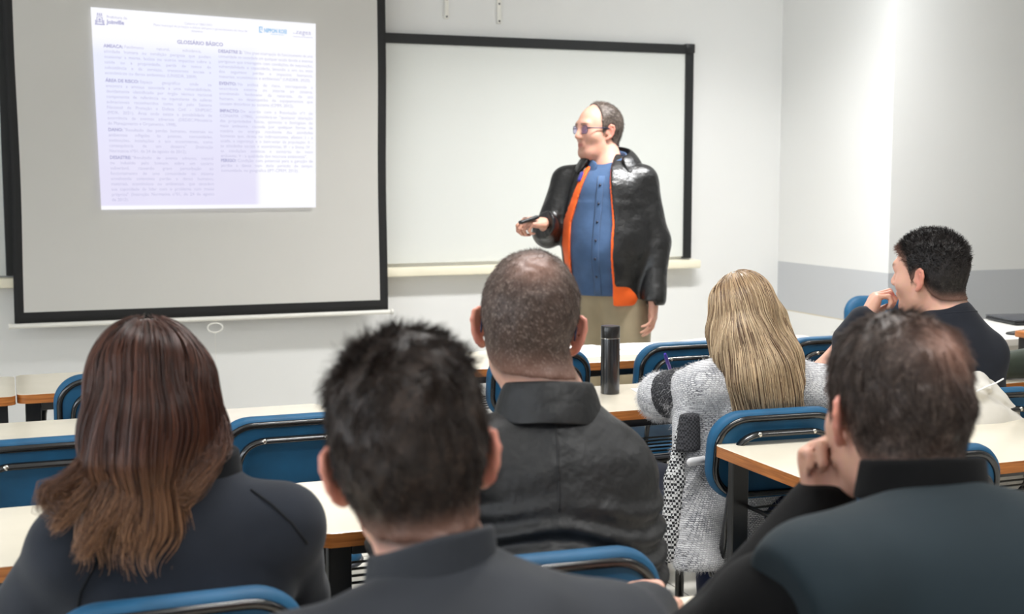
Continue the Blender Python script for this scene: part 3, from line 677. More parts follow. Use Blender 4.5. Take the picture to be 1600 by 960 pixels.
class Head:
    def __init__(s, c, yaw=0, pitch=0, roll=0, sc=1.0, wide=1.0): s.c = np.asarray(c, float); s.R = rotm(yaw, pitch, roll); s.sc = sc; s.wide = wide
    def w(s, *p): return s.c + s.R @ (np.array(p, float)*s.sc*np.array([s.wide,1,1]))
    def loc(s, P): return ((np.asarray(P)-s.c) @ s.R)/s.sc/np.array([s.wide,1,1])
    def build(s, F, jaw=1.0, nose=1.0, ears=1.0, flare=28):
        q = s.sc
        def E(c, r, k=.02, op='u', Rl=None): F.ell(s.w(*c), np.array(r)*q*np.array([s.wide,1,1]), s.R if Rl is None else s.R@Rl, k*q, op)
        def C(a, b, ra, rb, k=.015, op='u'): F.cone(s.w(*a), s.w(*b), ra*q, rb*q, k*q, op)
        E((0,-.012,.040), (.0745,.096,.085)); E((0,-.045,.005), (.062,.055,.06), .03)
        E((0,.030,.002), (.063,.062,.085), .03); E((0,.028,-.055), (.056*jaw,.054,.050), .03)
        C((-.022*jaw,.064,-.090), (.022*jaw,.064,-.090), .019, .019, .025)
        for g in (-1, 1):
            E((g*.042,.052,-.018), (.025,.026,.024), .025)
            E((g*.033,.100,.013), (.019,.016,.013), .016, 's'); E((g*.031,.074,.013), (.0135,.0135,.0125), .004)
            C((g*.016,.086,.0225), (g*.044,.072,.021), .0065, .0055, .006); C((g*.017,.083,.003), (g*.042,.072,.004), .006, .005, .008)
        C((-.036,.080,.034), (.036,.080,.034), .0115, .0115, .02)
        C((0,.086,.026), (0,.107*nose,-.016), .0085, .0125, .012)
        for g in (-1, 1): E((g*.0105,.098,-.0215), (.009,.011,.0075), .007)
        C((-.020,.0875,-.048), (.020,.0875,-.048), .006, .006, .008); C((-.017,.0865,-.059), (.017,.0865,-.059), .0068, .0068, .008)
        C((-.023,.0975,-.0535), (.023,.0975,-.0535), .0028, .0028, .003, 's')
        for g in (-1, 1):   # ears: plate, rim, lobe, hollow
            fl = math.radians(flare); eb = np.array([g*math.sin(fl), -math.cos(fl), 0]); eu = unit([g*.10, -.16, .98]); en = np.cross(eb, eu)*(1 if g > 0 else -1)*-1
            if en[0]*g < 0: en = -en
            o = np.array([g*.0705, .004, -.006]); f = lambda b_, u_, n_=0: o + (eb*b_ + eu*u_ + en*n_)*ears
            Rl = np.stack([eb, eu, np.cross(eb, eu)], 1); Rw = s.R@Rl
            F.ell(s.w(*f(.015, .004)), np.array([.0165,.029,.0042])*q*ears, Rw, .006*q)
            rim = [f(.000,.014), f(.004,.026), f(.015,.034), f(.027,.029), f(.0325,.014), f(.030,-.004), f(.021,-.019)]
            F.chain([s.w(*p) for p in rim], [.0042*q*ears]*7, .004*q); F.cone(s.w(*f(.010,-.026)), s.w(*f(.020,-.018)), .0072*q*ears, .005*q*ears, .006*q)
            F.ell(s.w(*f(.014,.004,.006)), np.array([.009,.016,.006])*q*ears, Rw, .004*q, 's'); F.cone(s.w(*f(.0,-.004,.002)), s.w(*f(.002,.004,.002)), .005*q, .005*q, .004*q)
    def ear_w(s, L): # weight near the ears
        return sstep(np.abs(L[:,0]), .070, .080)*sstep(-L[:,1], -.03, -.004)*sstep(L[:,2], -.06, -.035)*(1-sstep(L[:,2], .035, .06))*(1-sstep(-L[:,1], .05, .08))
def hand(F, wrist, d, pn, side, curls=(20,25,15), thumb=None, sc=1.0, spread=4, k=.006):
    """five fingers of unequal length. d: wrist->knuckles, pn: direction the palm faces, side +1 right / -1 left hand;
    curls: three joint angles, or four triples (index..little); thumb: list of three points in the (d, thumb side, palm) frame"""
    f = unit(d); n = np.asarray(pn, float); n = unit(n - f*(n@f)); t = np.cross(n, f)*side; w = np.asarray(wrist, float)
    P = lambda a, b, c: w + (f*a + t*b + n*c)*sc
    kn = [(.088,.030), (.092,.010), (.088,-.010), (.080,-.028)]
    for (a, b), r in zip(kn, (.0115,.0118,.0112,.010)): F.cone(P(.012, b*.55, 0), P(a, b, -.002), .0165*sc, r*sc, .014*sc)
    F.cone(P(.03,.012,.004), P(.07,.004,.004), .015*sc, .013*sc, .014*sc)
    F.cone(P(.015,-.018,.006), P(.065,-.026,.004), .014*sc, .011*sc, .012*sc)
    L = [(.043,.026,.021), (.047,.030,.022), (.043,.028,.021), (.034,.021,.019)]; Rr = [(.0098,.0088,.0080,.0066), (.0100,.0090,.0082,.0068), (.0094,.0085,.0077,.0064), (.0083,.0075,.0068,.0058)]
    for i in range(4):
        c = curls if not isinstance(curls[0], (tuple, list)) else curls[i]; p = P(kn[i][0], kn[i][1], -.002); ang = 0; sp = math.radians(spread*(1.5-i)); pts = [p]
        for j in range(3):
            ang += math.radians(c[j]); dd = f*math.cos(ang)+n*math.sin(ang); dd = unit(dd + t*math.sin(sp)*max(0, math.cos(ang))); pts.append(pts[-1] + dd*L[i][j]*sc)
        F.chain(pts, [r*sc for r in Rr[i]], k*.6*sc)
    th = thumb or [(.018,.022,.010), (.050,.046,.020), (.078,.055,.024), (.102,.056,.026)]
    F.chain([P(*p) for p in th], [.0155*sc, .0120*sc, .0102*sc, .0078*sc], k*sc)
    return P
def bounds(pts, pad): p = np.array(pts); return p.min(0)-pad, p.max(0)+pad
class Person:
    """J holds world joints: neck, shL, shR, elL, elR, wrL, wrR, pelvis, hipL/R, knL/R, anL/R ; yaw of the trunk in degrees"""
    def __init__(s, name, label, J, head, yaw, build=1.0, h=.004, loc=None):
        s.J = {k: np.asarray(v, float) for k, v in J.items()}; s.head = head; s.b = build; s.h = h; s.fw = np.array([-math.sin(math.radians(yaw)), math.cos(math.radians(yaw)), 0]); s.rt = np.array([s.fw[1], -s.fw[0], 0])
        l = loc if loc is not None else (s.J['pelvis'][0], s.J['pelvis'][1], 0)
        s.root = thing(name, l, 0, label, 'person'); s.off = np.array(l, float); s.hands = []; s.tint = []
    def seat_legs(s, knee=.42, spread=.10, foot=.10, kz=.50, seat=.53):
        J = s.J; p = J['pelvis']; 
        for g, c in ((-1, 'L'), (1, 'R')):
            J['hip'+c] = p + s.rt*g*.085*s.b; J['kn'+c] = A3(p[0], p[1], kz) + s.rt*g*spread + s.fw*knee; J['an'+c] = A3(p[0], p[1], .085) + s.rt*g*(spread+.01) + s.fw*(knee-.05+foot*.5)
    def mesh_obj(s, name, V, Q, mat, parent=None, cols=None):
        me = np_mesh(name, V - s.off, Q); o = obj(name, me, mat, parent or s.root, True)
        if cols is not None: set_cols(me, cols)
        return o
    def skin(s, hands=(), neck_r=.056, extra=None, bare_arm=None, **hk):
        s.neck_r = neck_r; J, b = s.J, s.b; allp = list(J.values())+[s.head.c]; lo, hi = bounds(allp, .20); lo[2] = max(lo[2], 0.004); F = Field(lo, hi, s.h)
        fw = s.fw; ch = lerp(J['pelvis'], J['neck'], .62)
        F.cone(J['pelvis'], ch, .125*b, .135*b, .03, flat=fw, ratio=.68); F.cone(ch, lerp(J['pelvis'], J['neck'], .86), .13*b, .10*b, .03, flat=fw, ratio=.66)
        F.cone(J['shL'], J['shR'], .045*b, .045*b, .04)
        F.cone(J['neck'], s.head.w(0,-.022,-.045), neck_r*1.08, neck_r, .03)
        for c in 'LR':
            F.cone(J['neck']+A3(0,0,.0), J['sh'+c], .048, .042, .03); F.chain([J['sh'+c], J['el'+c], J['wr'+c]], [.047*b, .037*b, .025], .02)
            F.cone(J['hip'+c], J['kn'+c], .078*b, .052*b, .03); F.cone(J['kn'+c], J['an'+c], .050*b, .034, .02); F.cone(J['an'+c]-A3(0,0,.03), J['an'+c]-A3(0,0,.052)+fw*.15, .030, .024, .02)
        s.head.build(F, **hk)
        for a in hands: hand(F, **a)
        if extra: extra(F)
        V, Q = F.mesh('body'); L = s.head.loc(V); col = np.tile(SKIN, (len(V), 1))
        e = s.head.ear_w(L)[:,None]; col = col*(1-e*.8) + EARC*e*.8
        inface = (np.abs(L[:,0]) < .06) & (L[:,1] > .05) & (L[:,2] > -.12) & (L[:,2] < .06)
        lip = inface*(np.exp(-((L[:,2]+.0535)/.009)**2 - (L[:,0]/.021)**4))*sstep(L[:,1], .082, .088); col = lerp(col, LIP, np.clip(lip, 0, 1)[:,None]*.8)
        for g in (-1, 1):
            de = np.linalg.norm(L - np.array([g*.031,.074,.013]), axis=1); w_ = (de < .0142) & inface & (np.abs(L[:,2]-.0125) < .0062); col[w_] = lin((225,218,210))[:3]
            di = np.hypot(L[:,0]-g*.031, L[:,2]-.013); col[w_ & (di < .0062)] = lin((58,42,34))[:3]
            bw = inface*np.exp(-((L[:,2]-.036-.10*(.035-np.abs(L[:,0]))*0)/.0045)**2)*sstep(L[:,0]*g, .010, .016)*(1-sstep(L[:,0]*g, .046, .054)); col = lerp(col, np.array(lin((62,44,36))[:3]), np.clip(bw,0,1)[:,None]*.85)
        for fn in s.tint: col = fn(V, L, col)
        s.body = s.mesh_obj('body', V, Q, M['skin'], cols=col); return s.body
    def garment(s, name, mat, prims, h=.005, disp=None, cuts=(), pad=.12, pts=None):
        p = [np.asarray(q, float) for q in (pts if pts is not None else list(s.J.values()))]; lo, hi = bounds(p, pad); lo[2] = max(lo[2], .002); F = Field(lo, hi, h); prims(F)
        if disp: F.disp(disp)
        for c in cuts: c(F)
        V, Q = F.mesh(name); return s.mesh_obj(name, V, Q, mat)
    def trunk(s, F, w=.165, dp=.64, arm=(.068,.054,.043), hem=0.0, yoke=.058, trap=.055, belly=1.0, k=.035, necklift=0.0, lo=None):
        J = s.J; fw = s.fw; b = s.b; pe = J['pelvis'] + A3(0,0,hem) if lo is None else lo; nk = J['neck']
        mid = lerp(pe, nk, .45); ch = lerp(pe, nk, .70); up = lerp(pe, nk, .85)
        F.cone(pe, mid, w*.98*b, w*belly*b, k, flat=fw, ratio=dp*1.05); F.cone(mid, ch, w*belly*b, w*b, k, flat=fw, ratio=dp); F.cone(ch, up, w*b*.96, w*.52*b, k, flat=fw, ratio=dp)
        F.cone(J['shL'], J['shR'], yoke, yoke, .05)
        for c in 'LR':
            F.cone(nk+A3(0,0,necklift), J['sh'+c], trap, yoke, .04); F.chain([J['sh'+c], J['el'+c], J['wr'+c]], list(arm), .028)
    def legs(s, F, r=(.098,.070,.050), hipw=.15):
        J = s.J; F.cone(J['hipL'], J['hipR'], .105*s.b, .105*s.b, .03, flat=A3(0,0,1), ratio=.85)
        for c in 'LR': F.cone(J['hip'+c], J['kn'+c], r[0]*s.b, r[1]*s.b, .03); F.cone(J['kn'+c], J['an'+c]-A3(0,0,.02), r[1]*s.b, r[2], .02)
    def trousers(s, mat, r=(.098,.070,.050), h=.008, disp=None):
        return s.garment('trousers', mat, lambda F: s.legs(F, r), h, disp, pts=[s.J[k] for k in ('pelvis','hipL','hipR','knL','knR','anL','anR')])
    def shoes(s, mat):
        for c in 'LR':
            a = s.J['an'+c]
            def pr(F):
                F.cone(a-A3(0,0,.035)-s.fw*.025, a-A3(0,0,.048)+s.fw*.15, .042, .036, .02); F.cone(a, a-A3(0,0,.04), .045, .042, .02)
                F.half(A3(0,0,.006), A3(0,0,-1), a-.3, a+.3, .002)
            s.garment('shoe', mat, pr, .006, pts=[a, a+s.fw*.15])
    def collar(s, name, mat, ring, hgt, thick=.006, flare=0.0, seg=6, lean=None):
        "band swept along a list of base points; hgt per point (float or list); the band follows lean (direction per point)"
        P = [np.asarray(p, float) for p in ring]; n = len(P); c = np.mean(P, 0); H = [hgt]*n if not isinstance(hgt, (list, tuple, np.ndarray)) else list(hgt); Vv = []; Fq = []
        for i, p in enumerate(P):
            out = p-c; out[2] = 0; out = unit(out); up = unit(A3(0,0,1)+out*flare) if lean is None else unit(lean[i])
            tn = P[min(i+1, n-1)]-P[max(i-1, 0)]; nn = unit(np.cross(tn, up)); nn = nn if nn@out > 0 else -nn
            sec = []
            for j in range(seg+1): sec.append(p + up*H[i]*j/seg + nn*thick*.5)
            for j in range(seg+1): sec.append(p + up*H[i]*(seg-j)/seg - nn*thick*.5)
            Vv += sec
        m = 2*(seg+1)
        for i in range(n-1):
            for j in range(m): Fq.append((i*m+j, i*m+(j+1)%m, (i+1)*m+(j+1)%m, (i+1)*m+j))
        V = np.array(Vv)
        me = bpy.data.meshes.new(name); me.from_pydata([tuple(v) for v in V-s.off], [], Fq + [tuple(range(m))[::-1], tuple((n-1)*m+j for j in range(m))]); o = obj(name, me, mat, s.root, True)
        md = o.modifiers.new('sub', 'SUBSURF'); md.levels = md.render_levels = 2; return o
def cast(o, px, py):
    "point of object o seen at photo pixel (px, py), or None"
    bpy.context.view_layer.update(); mw = o.matrix_world; iv = mw.inverted(); d = cF*FPX + cR*(px-800) - cU*(py-480); a = iv @ Vector(cC); b = iv @ Vector(cC+d)
    hit, loc, nrm, _ = o.ray_cast(a, (b-a).normalized()); return (np.array(mw @ loc), np.array(mw.to_3x3() @ nrm)) if hit else (None, None)
def seam(p, o, pts, mat, r=.0022, name='seam', lift=.0005):
    P = []
    for i in range(len(pts)-1):
        for t in np.linspace(0, 1, 7)[:-1 if i < len(pts)-2 else None]:
            l, n = cast(o, *lerp(np.array(pts[i], float), np.array(pts[i+1], float), t))
            if l is not None: P.append(Vector(l+n*lift-p.off))
    if len(P) > 2:
        bm = bmesh.new(); add_tube(bm, P, r, n=6); bm_obj(name, bm, mat, p.root, True)
# ---------------------------------------------------------------- short hair: a shell over the scalp with short strands growing out of it
def hairline(L, front=.082, temple=.045, side=-.012, nape=-.072, fpk=0.0):
    "signed height above the hairline in head coordinates"
    y = L[:,1]; ax = np.abs(L[:,0])
    zl = np.interp(y, [-.11, -.06, -.035, -.018, -.008, .020, .030, .055, .075, .10], [nape, nape+.004, nape+.022, -.020, side+.020, side-.004, temple-.018, temple+.012, front-.006, front+.004])
    return L[:,2] - zl
def short_hair(p, th, mat, colfn, line=None, n=9000, length=(.010,.016), width=.0011, lift=.6, flow=None, thick_fn=None, h=.003, clump=.3, curl=0.0, name='hair', messy=.35, nseg=3, top_boost=None, dens=None):
    H = p.head; q = H.sc; line = line or hairline; lo, hi = H.c-.17*q, H.c+.19*q; F = Field(lo, hi, h)
    F.ell(H.w(0,-.012,.040), np.array([.0745*H.wide,.096,.085])*q, H.R, .01); F.ell(H.w(0,-.045,.005), np.array([.062*H.wide,.055,.06])*q, H.R, .03*q); F.ell(H.w(0,.030,.002), np.array([.063*H.wide,.062,.085])*q, H.R, .03*q); F.cone(H.w(0,-.022,-.045), p.J['neck'], p.neck_r, p.neck_r*1.08, .03)
    def dd(P):
        L = H.loc(P); m = sstep(line(L), -.006, .012); t = th if thick_fn is None else thick_fn(L)
        return -(lerp(-.010, t, m)*q + m*.0022*wob(P, 160, 2))
    F.disp(dd, .045); V, Q = F.mesh(name); N = vnormals(V, Q); L = H.loc(V); keep = line(L) > -.004
    Qk = Q[keep[Q].any(1)]; used = np.zeros(len(V), bool); used[Qk.ravel()] = True; ren = np.cumsum(used)-1
    col = colfn(V, L, rng.uniform(size=len(V))); V1, Q1, C1 = V[used], ren[Qk], col[used]
    wgt = (line(L) > .0).astype(float)*(1 if dens is None else dens(L)); wgt /= wgt.sum(); i = rng.choice(len(V), n, p=wgt); P0 = V[i] + rng.normal(size=(n,3))*h*.4; Nn = N[i]; L0 = L[i]
    fl = (flow(L0) if flow is not None else np.tile([0,-.2,-1.0], (n,1))) @ H.R.T; fl = fl - Nn*(fl*Nn).sum(1)[:,None]
    cl = np.stack([wob(P0, 120, k+1) for k in range(3)], 1)*clump; d = Nn*lift + fl*(1-lift) + cl + rng.normal(size=(n,3))*messy*.5; d /= np.linalg.norm(d, axis=1)[:,None]
    ln = rng.uniform(*length, n)*q*(1 if top_boost is None else top_boost(L0)); t = np.linspace(0, 1, nseg+1)
    path = P0[:,None]-Nn[:,None]*.002 + d[:,None]*(ln[:,None]*t)[...,None] + (fl*(1-lift)+A3(0,0,-.25))[:,None]*(ln[:,None]*t**2*.45)[...,None]
    Vs, Fs, per = strands(P0, path, rng.uniform(.6, 1.3, n)*width, nseg); cs = np.repeat(colfn(P0, L0, rng.uniform(size=n)), per, 0)
    return p.mesh_obj(name, np.concatenate([V1, Vs]), np.concatenate([Q1, Fs+len(V1)]), mat, cols=np.concatenate([C1, cs]))
# ---------------------------------------------------------------- fabrics
M['grey_jacket'] = cloth('dark_grey_twill', (36,39,45), .7, 700, .2, .10, .06, .3)
M['black_jacket'] = leather('black_soft_leather', (15,16,19), .52)
M['teal_vest'] = cloth('dark_teal_jersey', (23,35,41), .8, 900, .2, .07, .05, .25)
M['black_knit'] = cloth('black_rib_knit', (11,11,12), .9, 500, .4, .1, .04, .15)
M['sweater'] = cloth('charcoal_sweater', (36,40,48), .9, 800, .35, .12, .12, .15)
M['sweater_dark'] = cloth('charcoal_collar_knit', (20,22,26), .9, 600, .4, .1, .05, .15)
M['navy_tee'] = cloth('navy_cotton', (30,33,41), .85, 900, .2, .08, .08, .2)
M['denim'] = cloth('blue_denim', (62,86,120), .8, 900, .4, .14, .1, .25, 30)
M['orange'] = cloth('orange_vest_fabric', (238,96,22), .6, 600, .15, .05, .1, .4)
M['blue_trim'] = cloth('royal_blue_trim', (38,38,120), .7, 600, .1, .05)
M['khaki'] = cloth('khaki_cotton', (150,137,112), .85, 900, .2, .07, .2, .2, 12)
M['leather_black'] = leather('black_jacket_leather', (17,17,18), .36)
M['dark_trousers'] = cloth('dark_trousers_cotton', (24,28,40), .85, 700, .2, .1, .2, .2)
M['jeans'] = cloth('dark_blue_jeans', (20,30,58), .85, 700, .3, .12, .2, .2)
M['shoe'] = simple('black_shoe', (22,20,20), .4)
M['green_sleeve'] = cloth('olive_green_sweat', (58,66,56), .85, 700, .3, .1, .3, .2)
SCALP = np.array(lin((160,118,102))[:3])
def mixcol(*pairs, dens=None, fade=None):
    base = mixcol0(*pairs)
    def f(V, L, r):
        c = base(V, L, r)
        if fade is not None: c = lerp(c, lerp(c, SCALP, .55), (1-sstep(fade(L), 0, .040))[:,None])
        return c if dens is None else lerp(np.tile(SCALP, (len(c),1)), c, np.clip(dens(L),0,1)[:,None])
    return f
def mixcol0(*pairs):
    def f(V, L, r):
        c = np.zeros((len(V), 3)); cum = 0
        for (a, w) in pairs:
            m = (r >= cum) & (r < cum+w); c[m] = lin(a)[:3]; cum += w
        c[r >= cum] = lin(pairs[-1][0])[:3]; return c*(.85+.3*np.abs(wob(V, 90, 5)))[:,None]
    return f
def scalp_tint(line, col, a=1.0, dens=None):
    def f(V, L, c):
        m = sstep(line(L), -.012, .010)*a*(L[:,2] > -.10)*(1-((np.abs(L[:,0]) > .0685)*(L[:,2] < .045)*(L[:,2] > -.05)*(np.abs(L[:,1]+.012) < .042)).astype(float))*(1 if dens is None else dens(L)); return lerp(c, np.array(lin(col)[:3]), m[:,None])
    return f
def folds(amp, f=26, seed=0, stretch=(1,1,.55)):
    s_ = np.array(stretch)
    return lambda P: amp*(wob(P*s_, f, seed) + .5*wob(P*s_, f*2.3, seed+4))
def arc_ring(c, rx, ry, yaw, a0, a1, n, dz=lambda a: 0.0):
    "points round the neck; angle 0 = behind (nape), +-180 = throat"
    f = np.array([-math.sin(math.radians(yaw)), math.cos(math.radians(yaw)), 0]); r = np.array([f[1], -f[0], 0])
    return [np.asarray(c) + r*rx*math.sin(math.radians(a)) - f*ry*math.cos(math.radians(a)) + A3(0,0,dz(a)) for a in np.linspace(a0, a1, n)]

# ================================================================ man in the grey jacket, nearest the viewer
hd = Head((.408,1.365,1.093), yaw=-14, pitch=-4, roll=-6, sc=1.055)
J = dict(neck=(.424,1.275,.962), shL=(.245,1.225,.905), shR=(.578,1.215,.905), pelvis=(.43,1.10,.535), elL=(.165,1.33,.80), wrL=(.30,1.50,.795), elR=(.665,1.42,.805), wrR=(.835,1.625,.795))
p = Person('seated_person', 'man with short tousled dark hair in a dark grey collared jacket, nearest the viewer', J, hd, -8); p.seat_legs()
p.tint = [scalp_tint(hairline, (44,34,30))]
p.skin(hands=[dict(wrist=J['wrR'], d=(.30,.95,-.03), pn=(.05,-.05,-1), side=1, curls=(18,25,20)), dict(wrist=J['wrL'], d=(.8,.6,-.02), pn=(0,0,-1), side=-1, curls=(15,20,15))], neck_r=.057, flare=34)
jk = p.garment('jacket', M['grey_jacket'], lambda F: p.trunk(F, .17, .66, arm=(.074,.060,.047), yoke=.060, trap=.058), .0055, folds(.0035, 22, 1),
    cuts=[lambda F: F.half(p.J['wrR']-A3(.006,.02,0), unit([.3,.95,0]), p.J['wrR']-.09, p.J['wrR']+.12), lambda F: F.half(p.J['wrL']-A3(.02,.012,0), unit([.8,.6,0]), p.J['wrL']-.09, p.J['wrL']+.12)])
p.collar('collar', M['grey_jacket'], arc_ring(A3(.406,1.287,.998), .068, .066, -12, -140, 140, 17, lambda a: .014*math.sin(math.radians(a))-.026*(abs(a)/140)**1.5), [.050-.010*abs(a)/140 for a in np.linspace(-140,140,17)], .010, -.12)
short_hair(p, .013, M['hair'], mixcol(((28,19,15),.5), ((42,30,23),.35), ((60,46,38),.15), fade=hairline), n=16000, length=(.008,.020), width=.0013, lift=.22,
    thick_fn=lambda L: .0035+.003*sstep(L[:,2], -.055, .05) + .009*sstep(L[:,2], .05,.12), flow=lambda L: np.stack([L[:,0]*4+.3*np.sin(L[:,2]*60), -.5+0*L[:,0], -1+1.2*sstep(L[:,2],.06,.12)], 1), clump=.9, messy=.35, top_boost=lambda L: .22+.5*sstep(L[:,2], -.05, .04)+.6*sstep(L[:,2], .05, .11))
p.trousers(M['dark_trousers']); p.shoes(M['shoe'])

# ================================================================ man in the teal vest
def bald_v(L): # thin patch high on the back of the crown
    d = np.linalg.norm((L-np.array([.020,-.072,.092]))*np.array([1,.9,1.1]), axis=1); return 1-.78*np.exp(-(d/.040)**2.6)
hd = Head((1.036,1.345,1.104), yaw=-10, pitch=-5, roll=2, sc=.975)
J = dict(neck=(1.018,1.255,.985), shL=(.825,1.195,.955), shR=(1.215,1.125,.935), pelvis=(1.01,1.06,.535), elL=(.775,1.37,.812), wrL=(.998,1.435,.980), elR=(1.33,1.30,.81), wrR=(1.16,1.48,.80))
p = Person('seated_person', 'man in a dark teal vest with black sleeves, thinning crown, hand on chin', J, hd, -10); p.seat_legs()
p.tint = [scalp_tint(hairline, (66,52,47), .95, bald_v)]
p.skin(hands=[dict(wrist=J['wrL'], d=(-.10,.02,1), pn=(-.30,-.92,.05), side=-1, sc=.84, curls=((72,98,50),(70,100,52),(72,100,52),(76,98,50)), thumb=[(.015,.020,.012),(.045,.036,.028),(.066,.030,.046),(.078,.016,.056)]), dict(wrist=J['wrR'], d=(-.9,.4,0), pn=(0,0,-1), side=1, curls=(15,20,15))], neck_r=.060, flare=40)
def vest_pr(F):
    p.trunk(F, .200, .64, arm=(.01,.01,.01), yoke=.071, trap=.050, k=.04)
p.garment('vest', M['teal_vest'], vest_pr, .0055, folds(.003, 18, 2),
    cuts=[lambda F: F.half(p.J['shL']+A3(-.050,0,0), unit([-1,-.05,-.30]), p.J['shL']-A3(.2,.2,.45), p.J['shL']+A3(.1,.2,.2)), lambda F: F.half(p.J['shR']+A3(.050,0,0), unit([1,.05,-.30]), p.J['shR']-A3(.1,.2,.45), p.J['shR']+A3(.2,.2,.2))])
def sleeves(F):
    for c in 'LR': F.chain([lerp(p.J['sh'+c], p.J['el'+c], .04), lerp(p.J['sh'+c], p.J['el'+c], .35), p.J['el'+c], p.J['wr'+c]], [.056,.066,.056,.041], .03)
p.garment('sleeves', M['black_knit'], sleeves, .0055, folds(.003, 24, 3), cuts=[lambda F: F.half(p.J['wrL']+A3(0,0,.026), unit([0,0,1]), p.J['wrL']-.07, p.J['wrL']+.1), lambda F: F.half(p.J['wrR']+A3(.012,0,0), unit([-.9,.4,0]), p.J['wrR']-.09, p.J['wrR']+.1)])
p.collar('collar', M['black_knit'], arc_ring(A3(1.022,1.272,1.034), .077, .070, -15, -150, 150, 17, lambda a: -.030*(abs(a)/150)**1.5), .050, .011, -.15)
def bald_hair(p, dens, cols, n, thick, length, width, lift, clump, messy, h=.003, nape=None):
    "hair whose shell dips below the scalp where the crown is bare"
    line = (lambda L: hairline(L) if nape is None else hairline(L, nape=nape))
    short_hair(p, .01, M['hair'], cols, line=line, n=n, length=length, width=width, lift=lift, thick_fn=thick, dens=lambda L: .12+dens(L), flow=lambda L: np.stack([L[:,0]*5, -.4+L[:,1]*3, -.9+0*L[:,0]], 1), clump=clump, messy=messy, h=h, top_boost=lambda L: .3+.8*sstep(L[:,2], -.05, .05))
bald_hair(p, bald_v, mixcol(((46,35,30),.45), ((62,49,43),.35), ((88,74,66),.2), dens=lambda L: .1+.9*bald_v(L), fade=hairline), 15000, lambda L: .0035+.003*sstep(L[:,2], -.055, .04)*bald_v(L)**.5+.007*sstep(L[:,2], .05,.11), (.009,.018), .0012, .2, .7, .3)
p.trousers(M['dark_trousers']); p.shoes(M['shoe'])

# ================================================================ man in the black jacket (second row)
def bald_c(L): return 1-.62*np.exp(-(np.linalg.norm(L-np.array([.004,-.078,.090]), axis=1)/.034)**2.2)
hd = Head((.837,2.085,1.143), yaw=-23, pitch=-9, roll=5, sc=1.05)
J = dict(neck=(.862,2.010,.998), shL=(.690,2.03,.925), shR=(.945,1.98,.900), pelvis=(.85,1.955,.535), elL=(.62,2.13,.80), wrL=(.72,2.38,.795), elR=(.950,2.08,.72), wrR=(.96,2.37,.795))
p = Person('seated_person', 'man in a black leather jacket with cropped greying hair and glasses, in the second row', J, hd, -16); p.seat_legs()
p.tint = [scalp_tint(lambda L: hairline(L, nape=-.086), (104,84,76), .85, bald_c)]
p.skin(hands=[dict(wrist=J['wrR'], d=(-.6,.8,0), pn=(0,0,-1), side=1, curls=(15,20,15)), dict(wrist=J['wrL'], d=(.6,.8,0), pn=(0,0,-1), side=-1, curls=(15,20,15))], neck_r=.061, flare=40)
def jac_fold(P):
    f = .0030*(wob(P*np.array([1,1,.6]), 24, 5)+.5*wob(P, 60, 1)); low = sstep(-P[:,2], -.91, -.82)   # horizontal creases above the chair back
    return f + low*.008*np.sin(P[:,2]*150 + 6*wob(P, 14, 2)) + .004*np.exp(-((P@np.array([.97,-.24,0])-.345)/.006)**2)*(P[:,2] > .8)*0
bjk = p.garment('jacket', M['black_jacket'], lambda F: p.trunk(F, .166, .66, arm=(.066,.058,.048), yoke=.060, trap=.048, k=.04), .0055, jac_fold)
def coll(s, c, yaw, mat, rx=.080, ry=.072, up=.042, drop=.030, out=.036, span=140, n=17, name='collar', dz=.03):
    "turned-down collar: a stand and a leaf folded over it"
    A_ = np.linspace(-span, span, n); R0 = arc_ring(c, rx, ry, yaw, -span, span, n, lambda a: -dz*(abs(a)/span)**1.6); V = []; F_ = []
    for a, q in zip(A_, R0):
        o = unit((q-np.asarray(c))*A3(1,1,0)); e = abs(a)/span
        prof = [(0,0), (-.002,up*.6), (.001,up), (.006,up+.002), (out*.55,up*.45), (out,-drop-.012*e), (out-.004,-drop-.012*e-.002), (out*.5-.003,up*.25), (.010,up*.72), (.006,0)]
        V += [q + o*x + A3(0,0,z) for x, z in prof]
    m = len(prof)
    for i in range(n-1):
        for j in range(m): F_.append((i*m+j, i*m+(j+1) % m, (i+1)*m+(j+1) % m, (i+1)*m+j))
    me = bpy.data.meshes.new(name); me.from_pydata([tuple(v) for v in np.array(V)-s.off], [], F_+[tuple(range(m))[::-1], tuple((n-1)*m+j for j in range(m))]); o = obj(name, me, mat, s.root, True)
    md = o.modifiers.new('sub', 'SUBSURF'); md.levels = md.render_levels = 2; return o
seam(p, bjk, [(868,640),(872,720),(874,800)], M['black_jacket'], .0018)
coll(p, A3(.846,2.018,1.030), -22, M['black_jacket'], .070, .066, .044, .022, .030)
bald_hair(p, bald_c, mixcol(((70,56,50),.5), ((88,73,66),.38), ((122,108,100),.12), dens=bald_c, fade=lambda L: hairline(L, nape=-.086)*.7), 16000, lambda L: .003+.002*sstep(L[:,2], -.03, .06), (.004,.008), .0008, .22, .3, .3, nape=-.086)
